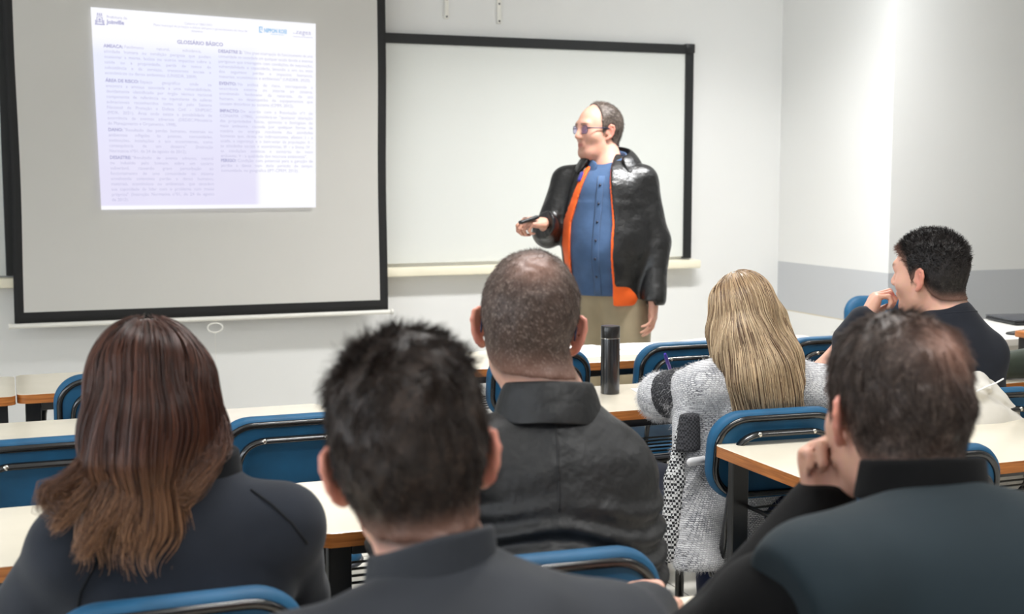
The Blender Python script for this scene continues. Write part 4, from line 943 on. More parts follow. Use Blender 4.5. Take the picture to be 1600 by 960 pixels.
# glasses: temples and front
M['glasses_blue'] = simple('dark_blue_acetate', (24,30,62), .3)
def glasses(p, mat, lens=None):
    H = p.head; bm = bmesh.new(); W = lambda *q: Vector(H.w(*q)-p.off)
    for g in (-1, 1):
        ol = rrect(.050, .034, .012, 5); add_tube(bm, [W(g*.0325+x, .098-.25*abs(g*.0325+x)**1.4-.002, .012+z) for x, z in ol], .0014, n=6, closed=True, up=tuple(H.R[:,1]))
        add_tube(bm, [W(g*.058,.092,.018), W(g*.072,.080,.018), W(g*.0775,.02,.016), W(g*.0785,-.004,.014), W(g*.077,-.022,.004), W(g*.076,-.032,-.012)], .0017, .0024, n=8, up=tuple(H.R[:,2]))
    add_tube(bm, [W(-.008,.097,.016), W(0,.099,.019), W(.008,.097,.016)], .0014, n=6)
    o = bm_obj('glasses', bm, mat, p.root, True)
    if lens:
        for g in (-1, 1):
            bm = bmesh.new(); ol = rrect(.048, .032, .011, 5); vs = [[bm.verts.new(W(g*.0325+x, .0975+t-.25*abs(g*.0325+x)**1.4-.002, .012+z)) for x, z in ol] for t in (-.0006,.0006)]; n = len(ol)
            bm.faces.new(vs[0]); bm.faces.new(vs[1][::-1]); [bm.faces.new((vs[0][j], vs[0][(j+1) % n], vs[1][(j+1) % n], vs[1][j])) for j in range(n)]
            bm_obj('lens', bm, lens, o)
    return o
ln_ = NB('tinted_lens'); ln_.set(Roughness=.05); ln_.b.inputs['Base Color'].default_value = lin((200,190,225)); _t = ln_.n('ShaderNodeBsdfTransparent'); _t.inputs[0].default_value = (.86,.83,.93,1); _m = ln_.n('ShaderNodeMixShader'); _m.inputs[0].default_value = .14
ln_.l(_t.outputs[0], _m.inputs[1]); ln_.l(ln_.b.outputs[0], _m.inputs[2]); ln_.l(_m.outputs[0], ln_.out.inputs[0]); M['lens'] = ln_.m
glasses(p, M['glasses_blue'], M['lens'])
p.trousers(M['dark_trousers']); p.shoes(M['shoe'])

# ================================================================ spiky haired man by the recess
hd = Head((2.515,3.125,1.112), yaw=24, pitch=-2, roll=-2, sc=1.03)
J = dict(neck=(2.555,3.065,.985), shL=(2.395,3.115,.905), shR=(2.635,3.02,.888), pelvis=(2.53,2.98,.535), elL=(2.27,3.30,.81), wrL=(2.385,3.255,.968), elR=(2.665,3.16,.80), wrR=(2.62,3.36,.795))
p = Person('seated_person', 'man with spiky black hair in a dark tee, seen in profile with hand at mouth', J, hd, -2); p.seat_legs()
p.tint = [scalp_tint(lambda L: hairline(L, front=.074, temple=.050), (46,36,33), .92)]
p.skin(hands=[dict(wrist=J['wrL'], d=(.42,.02,.72), pn=(.72,-.30,-.35), side=-1, curls=((40,70,45),(45,75,50),(50,80,50),(55,80,50)), thumb=[(.015,.020,.012),(.046,.038,.026),(.070,.034,.040),(.088,.024,.050)]), dict(wrist=J['wrR'], d=(-.5,.85,0), pn=(0,0,-1), side=1, curls=(15,20,15))], neck_r=.060)
p.garment('tee_shirt', M['navy_tee'], lambda F: p.trunk(F, .150, .66, arm=(.060,.056,.05), yoke=.052, trap=.054, necklift=.010), .0055, folds(.003, 24, 6),
    cuts=[lambda F, c=c: F.half(lerp(p.J['sh'+c], p.J['el'+c], .72), unit(p.J['el'+c]-p.J['sh'+c]), np.minimum(p.J['el'+c], p.J['wr'+c])-.09, np.maximum(p.J['el'+c], lerp(p.J['sh'+c], p.J['el'+c], .7))+.09) for c in 'LR'] + [lambda F: F.half(lerp(p.J['shL'], p.J['elL'], .72), unit(p.J['elL']-p.J['shL']), p.J['wrL']-.09, p.J['wrL']+.09)])
p.collar('neckband', M['navy_tee'], arc_ring(A3(2.553,3.068,1.006), .072, .064, 5, -180, 180, 25, lambda a: -.030*(abs(a)/180)**1.5), .016, .009, -.1)
short_hair(p, .010, M['hair'], mixcol(((26,23,23),.55), ((36,31,30),.35), ((60,54,52),.1), fade=lambda L: hairline(L, front=.074, temple=.050)), line=lambda L: hairline(L, front=.074, temple=.050), n=9000, length=(.008,.016), width=.0016, lift=.6,
    thick_fn=lambda L: .0035+.007*sstep(L[:,2], .02, .10), flow=lambda L: np.stack([L[:,0]*3, .3-L[:,2]*2, .5+0*L[:,0]], 1), clump=.45, messy=.4, top_boost=lambda L: .25+.9*sstep(L[:,2], .0, .08))
p.trousers(M['dark_trousers']); p.shoes(M['shoe'])

# ================================================================ green-sleeved sitter whose forearm enters at the right edge
hd = Head((3.26,3.06,1.12), yaw=10, pitch=-6, sc=1.0)
J = dict(neck=(3.27,3.0,.99), shL=(3.12,3.02,.905), shR=(3.44,2.96,.905), pelvis=(3.26,2.95,.535), elL=(3.16,3.28,.815), wrL=(2.975,3.345,.792), elR=(3.50,3.12,.80), wrR=(3.34,3.36,.795))
p = Person('seated_person', 'person at the right edge, only a hand and olive green sleeve on the desk showing', J, hd, 3); p.seat_legs()
p.tint = [scalp_tint(hairline, (50,40,36))]
p.skin(hands=[dict(wrist=J['wrL'], d=(-.94,.20,-.03), pn=(.02,-.2,-1), side=-1, curls=(18,26,20)), dict(wrist=J['wrR'], d=(-.6,.8,0), pn=(0,0,-1), side=1, curls=(15,20,15))])
p.garment('sweatshirt', M['green_sleeve'], lambda F: p.trunk(F, .165, .66, arm=(.070,.056,.044)), .006, folds(.003, 24, 7), cuts=[lambda F: F.half(p.J['wrL']+A3(.012,0,0), unit([-.94,.2,0]), p.J['wrL']-.1, p.J['wrL']+.08)])
short_hair(p, .010, M['hair'], mixcol(((50,40,36),.6), ((66,54,48),.4)), n=3000, length=(.008,.016), width=.0014)
p.trousers(M['dark_trousers']); p.shoes(M['shoe'])
# ---------------------------------------------------------------- long hair: strands combed over a soft volume
class Comb:
    def __init__(s, F): s.F = F; s.g = np.gradient(F.d, F.h)
    def samp(s, P):
        q = (P-s.F.lo)/s.F.h; n = np.array(s.F.n)-2; i = np.clip(np.floor(q).astype(int), 0, n); t = np.clip(q-i, 0, 1); d = np.zeros(len(P)); g = np.zeros((len(P),3))
        for a in (0,1):
            for b in (0,1):
                for c in (0,1):
                    w = (t[:,0] if a else 1-t[:,0])*(t[:,1] if b else 1-t[:,1])*(t[:,2] if c else 1-t[:,2]); k = (i[:,0]+a, i[:,1]+b, i[:,2]+c)
                    d += w*s.F.d[k]; 
                    for m in range(3): g[:,m] += w*s.g[m][k]
        return d, g/np.maximum(np.linalg.norm(g, axis=1), 1e-6)[:,None]
    def comb(s, P0, steps, ds, flow, off, hug=1.0, tip=None, zmin=-9):
        "march strands along flow(P) while holding them at distance off from the volume"
        P = P0.copy(); out = [P.copy()]; D = flow(P); n = len(P)
        for k in range(steps):
            d, g = s.samp(P); f = flow(P); near = (np.clip(1.4-np.abs(d-off)/.03, 0, 1)*sstep(g[:,2], -.55, -.15))[:,None]*hug
            f = f - near*g*(f*g).sum(1)[:,None]; f /= np.maximum(np.linalg.norm(f, axis=1), 1e-6)[:,None]; D = unit_rows(.45*D+.55*f)
            st = (ds*sstep(P[:,2], zmin, zmin+.04))[:,None]; P = P + D*st; d, g = s.samp(P); P = P - g*(np.clip(d-off, -.02, .006)*near[:,0]*.7)[:,None]
            if tip is not None: P = P + tip(P, k/steps)*st
            out.append(P.copy())
        return np.stack(out, 1)
def unit_rows(v): return v/np.maximum(np.linalg.norm(v, axis=1), 1e-6)[:,None]
def lock(guide, n, r0, r1, width, colfn, on=None, wave=.008, segs=16):
    "a bundle of strands following a guide polyline [(px, py, Y)], kept outside the garment 'on'"
    G = []
    for x, y, Y in guide:
        q = at(x, y, Y=Y)
        if on is not None:
            l, nn = cast(on, x, y)
            if l is not None and l[1]-.012 < q[1]: q = l + nn*.010 - A3(0,.004,0)
        G.append(q)
    G = np.array([np.array(v) for v in fillet([tuple(g) for g in G], .05, 5)]); s_ = np.r_[0, np.cumsum(np.linalg.norm(np.diff(G, axis=0), axis=1))]; t = np.linspace(0, s_[-1], segs+1); C = np.stack([np.interp(t, s_, G[:,k]) for k in range(3)], 1)
    a = rng.uniform(0, 2*PI, n); rr = np.sqrt(rng.uniform(0, 1, n)); T = np.gradient(C, axis=0); T /= np.linalg.norm(T, axis=1)[:,None]; u = unit_rows(np.cross(T, np.tile([0,1.,0], (len(T),1)))); v = np.cross(T, u); u_ = np.linspace(0,1,segs+1)
    rad = lerp(r0, r1, u_)[None,:]*rr[:,None]; ph = a[:,None] + 1.2*u_[None,:]; path = C[None] + u[None]*(rad*np.cos(ph))[...,None] + v[None]*(rad*.6*np.sin(ph))[...,None]
    path += wave*np.stack([np.sin(u_*9+rng.uniform(0,6,(n,1))) for _ in range(3)], 2)*u_[None,:,None]; cut = rng.uniform(.82, 1.0, n)
    path = np.stack([np.stack([np.interp(u_*c, u_, path[i,:,k]) for k in range(3)], 1) for i, c in enumerate(cut)])
    V, F_, per = strands(path[:,0], path, rng.uniform(.6,1.3,n)*width, segs, .3); cs = np.repeat(colfn(path.reshape(-1,3), np.repeat(rng.uniform(size=n), segs+1)), 3, 0); return V, F_, cs
def long_hair(p, F, mat, colfn, flow, n, steps, ds, width, off=(.0005,.007), tip=None, seeds=None, name='hair', base_disp=None, sel=None, extra=(), zmin=-9):
    if base_disp: F.disp(base_disp)
    V, Q = F.mesh(name); C = Comb(F); N = vnormals(V, Q); r = rng.uniform(size=len(V)); c0 = colfn(V, np.full(len(V), .5))
    w = np.ones(len(V)) if sel is None else sel(V); w = w/w.sum(); i = rng.choice(len(V), n, p=w); o = rng.uniform(*off, n); P0 = V[i]+N[i]*o[:,None]
    L = rng.uniform(.6, 1.0, n); path = C.comb(P0, steps, ds*L, flow, o, tip=tip, zmin=zmin(P0) if callable(zmin) else zmin)
    Vs, Fs, per = strands(P0, path, rng.uniform(.6,1.3,n)*width, steps, .3, 3); cs = colfn(path.reshape(-1,3), np.repeat(rng.uniform(size=n), steps+1)); cs = np.repeat(cs, 3, 0)
    VV, FF, CC, m = [V, Vs], [Q, Fs+len(V)], [c0, cs], len(V)+len(Vs)
    for v_, f_, c_ in extra: VV.append(v_); FF.append(f_+m); CC.append(c_); m += len(v_)
    return p.mesh_obj(name, np.concatenate(VV), np.concatenate(FF), mat, cols=np.concatenate(CC))
L3 = lambda c: np.array(lin(c)[:3])

# ================================================================ woman with long brown hair
hd = Head((.200,2.045,1.064), yaw=-12, pitch=-6, roll=-4, sc=.97)
J = dict(neck=(.238,1.975,.925), shL=(.082,1.965,.868), shR=(.372,1.945,.876), pelvis=(.215,1.945,.535), elL=(.005,2.09,.72), wrL=(.09,2.36,.795), elR=(.415,2.09,.72), wrR=(.36,2.37,.795))
p = Person('seated_person', 'woman with long wavy brown hair in a charcoal sweater, at the left', J, hd, -6); p.seat_legs()
p.skin(hands=[dict(wrist=J['wrL'], d=(.6,.8,0), pn=(0,0,-1), side=-1, curls=(15,20,15), sc=.92), dict(wrist=J['wrR'], d=(-.6,.8,0), pn=(0,0,-1), side=1, curls=(15,20,15), sc=.92)], neck_r=.050)
swt = p.garment('sweater', M['sweater'], lambda F: (p.trunk(F, .155, .66, arm=(.064,.058,.050), yoke=.058, trap=.048, k=.045), F.cone(p.J['neck']+A3(0,.0,-.01), p.J['neck']+A3(.01,.02,.045), .076, .070, .03)), .0055, folds(.0035, 20, 4))
p.collar('funnel_collar', M['sweater_dark'], arc_ring(p.J['neck']+A3(.004,.012,.020), .080, .074, -10, -180, 180, 25), .052, .012, -.12)
seam(p, swt, [(392,766),(425,790),(455,818),(480,850)], M['sweater_dark']); seam(p, swt, [(158,862),(145,890),(126,925),(122,950)], M['sweater_dark'])
p.trousers(M['dark_trousers']); p.shoes(M['shoe'])
lo, hi = np.array([-.10,1.72,.72]), np.array([.46,2.22,1.26]); F = Field(lo, hi, .0045); H = hd; q = H.sc
F.ell(H.w(0,-.014,.036), np.array([.084,.108,.094])*q, H.R, .02); F.ell(H.w(0,-.040,-.02), np.array([.078,.078,.09])*q, H.R, .03)
B = lambda x, y, Y: at(x, y, Y=Y)
F.chain([B(240,600,1.985), B(232,670,1.940), B(222,725,1.900)], [.070,.062,.040], .03)
F.chain([B(200,600,2.00), B(180,680,1.96), B(162,725,1.925)], [.042,.038,.026], .03)
F.chain([B(284,600,2.01), B(298,650,1.98), B(302,685,1.955)], [.040,.032,.022], .03)
F.ell(H.w(0,.085,-.02), np.array([.070,.075,.105])*q, H.R, .03, 's')
def wcol(P, r):
    t = sstep(-P[:,2], -1.04, -.90); a = lerp(L3((52,27,20)), L3((100,57,39)), np.clip(r*1.1-.25,0,1)[:,None]); b = lerp(L3((84,52,38)), L3((188,142,106)), r[:,None]); lite = sstep(P[:,2], 1.12, 1.2)[:,None]*0
    return lerp(a, b, (t*np.clip(.35+.8*r,0,1))[:,None])*(.85+.3*np.abs(wob(P, 60, 2)))[:,None]
ctr = H.w(0,-.02,.03); crown = H.w(.005,-.02,.13)
def wflow(P):
    rel = P-crown; rad = unit_rows(rel*A3(1,1,.0)+1e-4); up = sstep(P[:,2], 1.07, 1.16)[:,None]; dn = np.tile([0,-.12,-1.0], (len(P),1)); dn[:,0] += -.42*sstep(-P[:,2], -.98, -.84) + .10*np.sin(P[:,2]*42+P[:,0]*25)
    return unit_rows(rad*up*1.0 + dn*(1-.55*up) + (.10+.28*sstep(-P[:,2],-1.0,-.88))[:,None]*np.stack([wob(P,55,1), wob(P,55,2), 0*P[:,0]],1))
def wtip(P, t): # soft curls towards the ends
    k = sstep(-P[:,2], -.94, -.84)*t; a = P[:,2]*70 + P[:,0]*30; return np.stack([np.sin(a)*.7*k, np.cos(a)*.45*k, .25*k*np.sin(a*.7)], 1)
lk = [([(185,600,1.99),(165,680,1.95),(140,735,1.92),(100,765,1.90),(66,770,1.89),(72,795,1.885),(104,792,1.88)], 260, .020, .010), ([(180,660,1.97),(150,750,1.91),(112,795,1.885),(82,832,1.88)], 220, .018, .006),
 ([(200,690,1.94),(180,770,1.885),(150,825,1.86),(124,874,1.86)], 320, .024, .008), ([(225,700,1.92),(216,785,1.87),(204,830,1.86),(213,862,1.858)], 320, .026, .008), ([(245,690,1.92),(250,760,1.885),(236,812,1.87),(212,842,1.865)], 300, .026, .008),
 ([(315,630,1.99),(330,685,1.965),(326,725,1.94),(302,762,1.91),(284,784,1.90),(266,770,1.895)], 240, .020, .009), ([(322,620,1.99),(342,675,1.97),(340,706,1.955),(312,728,1.93),(296,726,1.92)], 220, .018, .008), ([(285,680,1.94),(290,735,1.905),(264,775,1.89),(244,792,1.885)], 280, .026, .008),
 ([(170,600,2.0),(150,690,1.965),(128,740,1.93),(95,748,1.91)], 160, .014, .006), ([(205,640,1.95),(190,730,1.90),(196,790,1.87),(168,822,1.86)], 260, .022, .007), ([(265,640,1.945),(270,720,1.90),(256,770,1.885),(228,800,1.875)], 260, .024, .007)]
locks = [lock(g, int(n_*1.7), a_*1.25, b_*1.4, .0016, wcol, swt) for g, n_, a_, b_ in lk]
long_hair(p, F, M['hair_gloss'], wcol, wflow, 6500, 13, .0135, .0017, (.0005,.009), wtip, extra=locks, zmin=lambda P: .830 + .065*sstep(P[:,0], .20, .30) + .10*rng.uniform(0,1,len(P))**1.3)

# ================================================================ blonde woman in the fuzzy cardigan
def knit():
    "rows of pale fluffy stitches with dark yarn showing between them"
    b = NB('speckled_white_knit'); g = b.n('ShaderNodeTexCoord'); s = b.n('ShaderNodeSeparateXYZ'); b.l(g.outputs['Object'], s.inputs[0]); v = g.outputs['Object']
    ad = b.n('ShaderNodeMath', operation='ADD'); b.l(s.outputs['X'], ad.inputs[0]); b.l(s.outputs['Y'], ad.inputs[1]); cb = b.n('ShaderNodeCombineXYZ'); b.l(ad.outputs[0], cb.inputs[0]); b.l(s.outputs['Z'], cb.inputs[1])
    wn = b.noise(220, 2, v); vm = b.n('ShaderNodeVectorMath', operation='MULTIPLY_ADD'); b.l(wn.outputs['Color'], vm.inputs[0]); vm.inputs[1].default_value = (.0045,.0045,0); b.l(cb.outputs[0], vm.inputs[2])
    br = b.n('ShaderNodeTexBrick'); br.inputs['Scale'].default_value = 1; br.inputs['Brick Width'].default_value = .0075; br.inputs['Row Height'].default_value = .0048; br.inputs['Mortar Size'].default_value = .0009; br.inputs['Mortar Smooth'].default_value = .3
    br.inputs['Color1'].default_value = lin((216,216,217)); br.inputs['Color2'].default_value = lin((150,151,156)); br.inputs['Mortar'].default_value = lin((78,79,86)); b.l(vm.outputs[0], br.inputs['Vector'])
    mot = b.noise(16, 3, v); mr = b.n('ShaderNodeMapRange'); mr.inputs[1].default_value = .35; mr.inputs[2].default_value = .65; mr.inputs[3].default_value = 0; mr.inputs[4].default_value = .55; b.l(mot.outputs['Fac'], mr.inputs[0])
    b.l(b.mix(mr.outputs[0], br.outputs['Color'], lin((206,206,208))), b.b.inputs['Base Color']); b.l(b.bump(br.outputs['Fac'], .5, -.002), b.b.inputs['Normal']); b.set(Roughness=.95); b.b.inputs['Sheen Weight'].default_value = .3; return b.m
def check(name, c1, c2, sc):
    b = NB(name); v = b.coord('Object'); ck = b.n('ShaderNodeTexChecker'); ck.inputs['Scale'].default_value = sc; ck.inputs[1].default_value = lin(c1); ck.inputs[2].default_value = lin(c2); b.l(v, ck.inputs[0]); b.l(ck.outputs[0], b.b.inputs['Base Color']); b.set(Roughness=.95); return b.m
M['knit'] = knit(); M['knit_white'] = cloth('fluffy_white_yarn', (206,205,206), .95, 300, .4, .06, .4, .1); M['knit_black'] = check('black_flecked_knit', (24,24,27), (60,60,64), 190); M['knit_check'] = check('black_white_check_knit', (30,30,33), (196,196,196), 150)
hd = Head((1.812,3.005,1.030), yaw=-10, pitch=-20, roll=3, sc=.96)
J = dict(neck=(1.822,2.925,.920), shL=(1.675,2.935,.862), shR=(1.975,2.875,.842), pelvis=(1.785,2.955,.535), elL=(1.602,3.06,.826), wrL=(1.765,3.295,.800), elR=(2.055,3.02,.775), wrR=(1.975,3.30,.798))
p = Person('seated_person', 'woman with long straight blonde hair in a fluffy grey white cardigan, writing', J, hd, -8); p.seat_legs(spread=.10)
p.skin(hands=[dict(wrist=J['wrL'], d=(.75,.62,.10), pn=(.35,-.3,-.9), side=-1, curls=((45,45,30),(50,50,30),(55,55,30),(60,55,30)), sc=.92, thumb=[(.018,.022,.010),(.052,.030,.028),(.078,.022,.036),(.094,.014,.040)]), dict(wrist=J['wrR'], d=(-.6,.8,0), pn=(0,0,-1), side=1, curls=(15,20,15), sc=.92)], neck_r=.050)
def cardi(F):
    p.trunk(F, .148, .70, arm=(.064,.056,.050), yoke=.058, trap=.048, k=.045); a = lerp(p.J['pelvis'], p.J['neck'], .35)
    F.chain([A3(1.685,2.945,.74), A3(1.642,2.915,.60), A3(1.622,2.845,.42)], [.105,.082,.088], .05, flat=A3(0,1,0), ratio=.55)
    F.chain([A3(1.76,2.95,.72), A3(1.76,2.915,.58), A3(1.77,2.90,.47)], [.10,.11,.10], .05, flat=A3(0,1,0), ratio=.45)
c = p.garment('cardigan', M['knit'], cardi, .0055, folds(.004, 22, 8), cuts=[lambda F: F.half(A3(1.7,2.9,.420), A3(0,0,-1), A3(1.3,2.6,.2), A3(2.2,3.1,.46), .01), lambda F: F.half(p.J['wrL']-A3(.02,.02,0), unit([.75,.62,0]), p.J['wrL']-.07, p.J['wrL']+.1)], pad=.16, pts=list(p.J.values())+[A3(1.5,2.75,.40)])
def patch(name, mat, pts, r, k=.02, h=.005, parent=None, cuts=(), **kw):
    return p.garment(name, mat, lambda F: F.chain(pts, r, k, **kw), h, folds(.002, 30, 2), pts=pts, pad=.11, cuts=cuts)
BIG = (A3(1.2,2.5,.3), A3(2.3,3.5,1.1))
end = lambda a, b, t: (lambda F: F.half(lerp(a, b, t), unit(b-a), *BIG, .004))
start = lambda a, b, t: (lambda F: F.half(lerp(a, b, t), unit(a-b), *BIG, .004))
e, w_, s_ = p.J['elL'], p.J['wrL'], p.J['shL']
patch('sleeve_band', M['knit_black'], [lerp(s_, e, .45), lerp(s_, e, 1.0)], [.0665,.0605], cuts=[start(s_, e, .50), end(s_, e, .92)])
patch('cuff', M['knit_white'], [lerp(s_, e, .9), e, lerp(e, w_, .35)], [.054,.051,.045], cuts=[start(s_, e, .92)])
patch('pocket', M['knit_white'], [A3(1.585,2.858,.690), A3(1.628,2.868,.690)], [.010,.010], flat=A3(0,1,0), ratio=.7)
patch('side_panel', M['knit_black'], [A3(1.612,2.905,.83), A3(1.590,2.885,.68)], [.030,.036], flat=A3(0,1,0), ratio=.6, cuts=[lambda F: F.half(A3(0,0,.805), A3(0,0,1), *BIG, .004), lambda F: F.half(A3(0,0,.712), A3(0,0,-1), *BIG, .004), lambda F: F.half(A3(1.628,0,0), A3(1,0,0), *BIG, .004)])
patch('front_edge', M['knit_check'], [A3(1.592,2.92,.765), A3(1.560,2.895,.64), A3(1.536,2.870,.50), A3(1.530,2.865,.455)], [.014,.022,.024,.022], flat=unit([.6,1,0]), ratio=.5)
# fluffy fibres on the cardigan
def fluff(n, P0, N, ln, width, col, name, mat):
    fl = unit_rows(N + .9*rng.normal(size=(n,3)) + A3(0,0,-.5)); L_ = rng.uniform(.5,1,n)*ln; t = np.linspace(0,1,3); path = P0[:,None] + fl[:,None]*(L_[:,None]*t)[...,None] + A3(0,0,-.25)*(L_[:,None]*t**2)[...,None]
    Vs, Fs, per = strands(P0, path, np.full(n, width), 2); return p.mesh_obj(name, Vs, Fs, mat)
me = c.data; Vc = np.zeros(len(me.vertices)*3, np.float32); me.vertices.foreach_get('co', Vc); Vc = Vc.reshape(-1,3)+p.off; Nc = np.zeros(len(Vc)*3, np.float32); me.vertices.foreach_get('normal', Nc); Nc = Nc.reshape(-1,3)
ok = np.nonzero((Nc[:,1] < .5))[0]; i = rng.choice(ok, 16000); fluff(16000, Vc[i].astype(float), Nc[i], .013, .0007, None, 'cardigan_fluff', M['knit_white'])
ax = unit(e-s_); n = 3500; a = rng.uniform(0, 2*PI, n); u = unit(np.cross(ax, A3(0,0,1))); v = np.cross(ax, u)
def ringfl(tc, tw, ln, n, name, base, axis, r=.053):
    a = rng.uniform(0, 2*PI, n); u = unit(np.cross(axis, A3(0,0,1))); v = np.cross(axis, u); N = u*np.cos(a)[:,None]+v*np.sin(a)[:,None]; P0 = base + axis*(tc+rng.uniform(-tw,tw,n))[:,None] + N*r; fluff(n, P0, N, ln, .0009, None, name, M['knit_white'])
LS = np.linalg.norm(e-s_); ringfl(LS*.56, .022, .022, 2200, 'band_fluff', s_, ax); ringfl(.03, .03, .024, 2600, 'cuff_fluff', e, unit(w_-e))
p.trousers(M['jeans']); p.shoes(M['shoe'])
H = hd; q = H.sc; F = Field(np.array([1.60,2.70,.76]), np.array([2.12,3.18,1.22]), .0045)
F.ell(H.w(0,-.014,.036), np.array([.078,.102,.090])*q, H.R, .02)
F.ell(A3(1.800,2.965,1.035), np.array([.076,.080,.10]), None, .03)
F.chain([B(1165,500,2.93), B(1170,545,2.885), B(1190,590,2.845), B(1205,622,2.835)], [.072,.074,.082,.078], .03, flat=unit([.25,1,0]), ratio=.62)
F.chain([B(1205,500,2.93), B(1222,560,2.875), B(1236,598,2.85)], [.040,.046,.034], .03, flat=unit([.25,1,0]), ratio=.6)
F.chain([B(1135,470,2.98), B(1128,520,2.95), B(1132,560,2.90)], [.038,.030,.018], .03)
F.ell(H.w(0,.085,-.03), np.array([.066,.070,.10])*q, H.R, .03, 's'); F.half(A3(1.8,2.85,.832), unit([.15,0,-1]), A3(1.5,2.6,.70), A3(2.2,3.1,.90), .01)
def bcol(P, r):
    t = sstep(P[:,2], 1.05, 1.14); a = lerp(L3((142,110,82)), L3((228,204,168)), r[:,None]); a = np.where((r < .24)[:,None], L3((98,72,54)), a); return lerp(a, a*np.array([.80,.74,.68]), t[:,None])*(.88+.25*np.abs(wob(P*A3(1,1,.12), 150, 2)))[:,None]
crown = H.w(-.02,.0,.125)
def bflow(P):
    rel = P-crown; rad = unit_rows(rel*A3(1,1,0)+1e-4); up = sstep(P[:,2], 1.05, 1.13)[:,None]; dn = np.tile([.16,-.10,-1.0], (len(P),1)); return unit_rows(rad*up + dn*(1-.5*up) + .05*np.stack([wob(P,50,1), wob(P,50,2), 0*P[:,0]],1))
long_hair(p, F, M['hair_gloss'], bcol, bflow, 5200, 11, .0145, .0016, (.0004,.006))
# the pen she writes with
pa, pb = at(1039,553,Y=3.30), A3(1.815,3.365,.790)
pn = thing('ballpoint_pen', tuple(pb), label='blue violet ballpoint pen in the hand of the blonde woman', cat='pen'); d = Vector(pa-pb)
M['pen'] = simple('violet_plastic', (56,44,150), .3)
bm = bmesh.new(); add_tube(bm, [d*.12, d*.9], .0048, n=12); bm_obj('barrel', bm, M['pen'], pn, auto=.6)
bm = bmesh.new(); add_tube(bm, [d*0, d*.12], .0045, n=12, taper=[.2,1]); bm_obj('tip', bm, M['chrome'], pn, auto=.6)
bm = bmesh.new(); add_tube(bm, [d*.9, d*1.0], .0052, n=12, taper=[1,.7]); add_tube(bm, [d*.95+Vector((-.006,-.003,0)), d*.70+Vector((-.007,-.003,0))], .0014, n=6); bm_obj('cap', bm, M['pen'], pn, auto=.6)
sheet((1.86,3.43), .21, .297, -10, 'white notebook page on the cream desk under the hand of the blonde woman')
# ================================================================ presenter standing before the whiteboard
hd = Head((2.570,5.545,1.602), yaw=98, pitch=-2, roll=0, sc=1.06)
J = dict(neck=(2.605,5.505,1.442), shL=(2.722,5.395,1.378), shR=(2.455,5.635,1.378), pelvis=(2.605,5.50,.93), elL=(2.770,5.345,1.105), wrL=(2.725,5.270,.850), elR=(2.345,5.600,1.140), wrR=(2.270,5.470,1.190), hipL=(2.665,5.44,.88), hipR=(2.545,5.56,.88), knL=(2.665,5.40,.48), knR=(2.535,5.53,.48), anL=(2.675,5.42,.085), anR=(2.535,5.56,.085))
p = Person('standing_person', 'presenter with glasses in a black leather jacket and denim shirt, pointing a clicker', J, hd, 140, build=1.12)
pline = lambda L: hairline(L, front=.118, temple=.085, side=-.010)
def pdens(L): return 1-.8*sstep(L[:,1], -.01, .05)*(L[:,2] > .05)
p.tint = [lambda V, L, c: c*np.array([.90,.86,.86]), scalp_tint(pline, (104,90,82), .8, pdens), lambda V, L, c: lerp(c, c*np.array([.90,.86,.84]), (.5*sstep(-L[:,2], .03, .06)*sstep(L[:,1], .02, .05))[:,None])]
p.skin(hands=[dict(wrist=J['wrR'], d=(-.97,-.22,.06), pn=(.10,.35,-.93), side=1, curls=((48,60,35),(58,70,40),(62,72,45),(66,72,45)), thumb=[(.018,.022,.006),(.052,.034,-.004),(.080,.022,.004),(.098,.008,.012)]),
    dict(wrist=J['wrL'], d=(-.06,-.08,-1), pn=(-.75,.55,.05), side=-1, curls=((14,22,16),(16,26,18),(20,28,20),(24,30,22)))], neck_r=.062, jaw=1.12, extra=lambda F: F.cone(hd.w(-.02,.045,-.085), hd.w(.02,.045,-.085), .034, .034, .03))
def shirt(F): p.trunk(F, .165, .84, arm=(.050,.040,.020), yoke=.050, trap=.046, belly=1.10, lo=A3(2.60,5.49,.90)); F.ell(A3(2.575,5.455,1.06), np.array([.165,.165,.17])*1.0, None, .05)
LOc, HIc = A3(2.2,5.1,.6), A3(3.0,5.9,1.7)
p.garment('shirt', M['denim'], shirt, .0055, folds(.0035, 24, 3), cuts=[lambda F: F.half(A3(2.6,5.5,.858), A3(0,0,-1), LOc, A3(3.0,5.9,.90))])
fw, rt = p.fw, p.rt; jx = p.J['neck']
def open_front(F, hwL, hwR, depth=0.0, ctr=0.0, flare=0.0, low=0.0):
    "cut the unzipped front: between -hwR and +hwL either side of the chest line, widening downwards"
    x, y, z = F.ax[0][:,None,None], F.ax[1][None,:,None], F.ax[2][None,None,:]; f = (x-jx[0])*fw[0]+(y-jx[1])*fw[1]; l = (x-jx[0])*rt[0]+(y-jx[1])*rt[1]
    t = np.clip((1.46-z)/.6, 0, 1); a = hwR*(.45+.55*np.minimum(1, t*2.2)) + flare*t; b = hwL*(.45+.55*np.minimum(1, t*2.2)) + flare*t
    d = np.maximum(np.maximum(l-a, -l-b), -(f-.02)); F.d[:] = np.maximum(F.d, -d)
def vest_(F): p.trunk(F, .178, .87, arm=(.02,.02,.02), yoke=.046, trap=.040, belly=1.10, lo=A3(2.60,5.49,.88)); F.ell(A3(2.575,5.455,1.06), np.array([.172,.172,.18]), None, .05)
ov = p.garment('orange_vest', M['orange'], vest_, .0055, folds(.002, 20, 4), cuts=[lambda F: open_front(F, .070, .135), lambda F: F.half(A3(2.6,5.5,.815), A3(0,0,-1), LOc, A3(3.0,5.9,.86))])
seam(p, ov, [(905,284),(910,271)], M['blue_trim'], .010, 'blue_tab', .002)
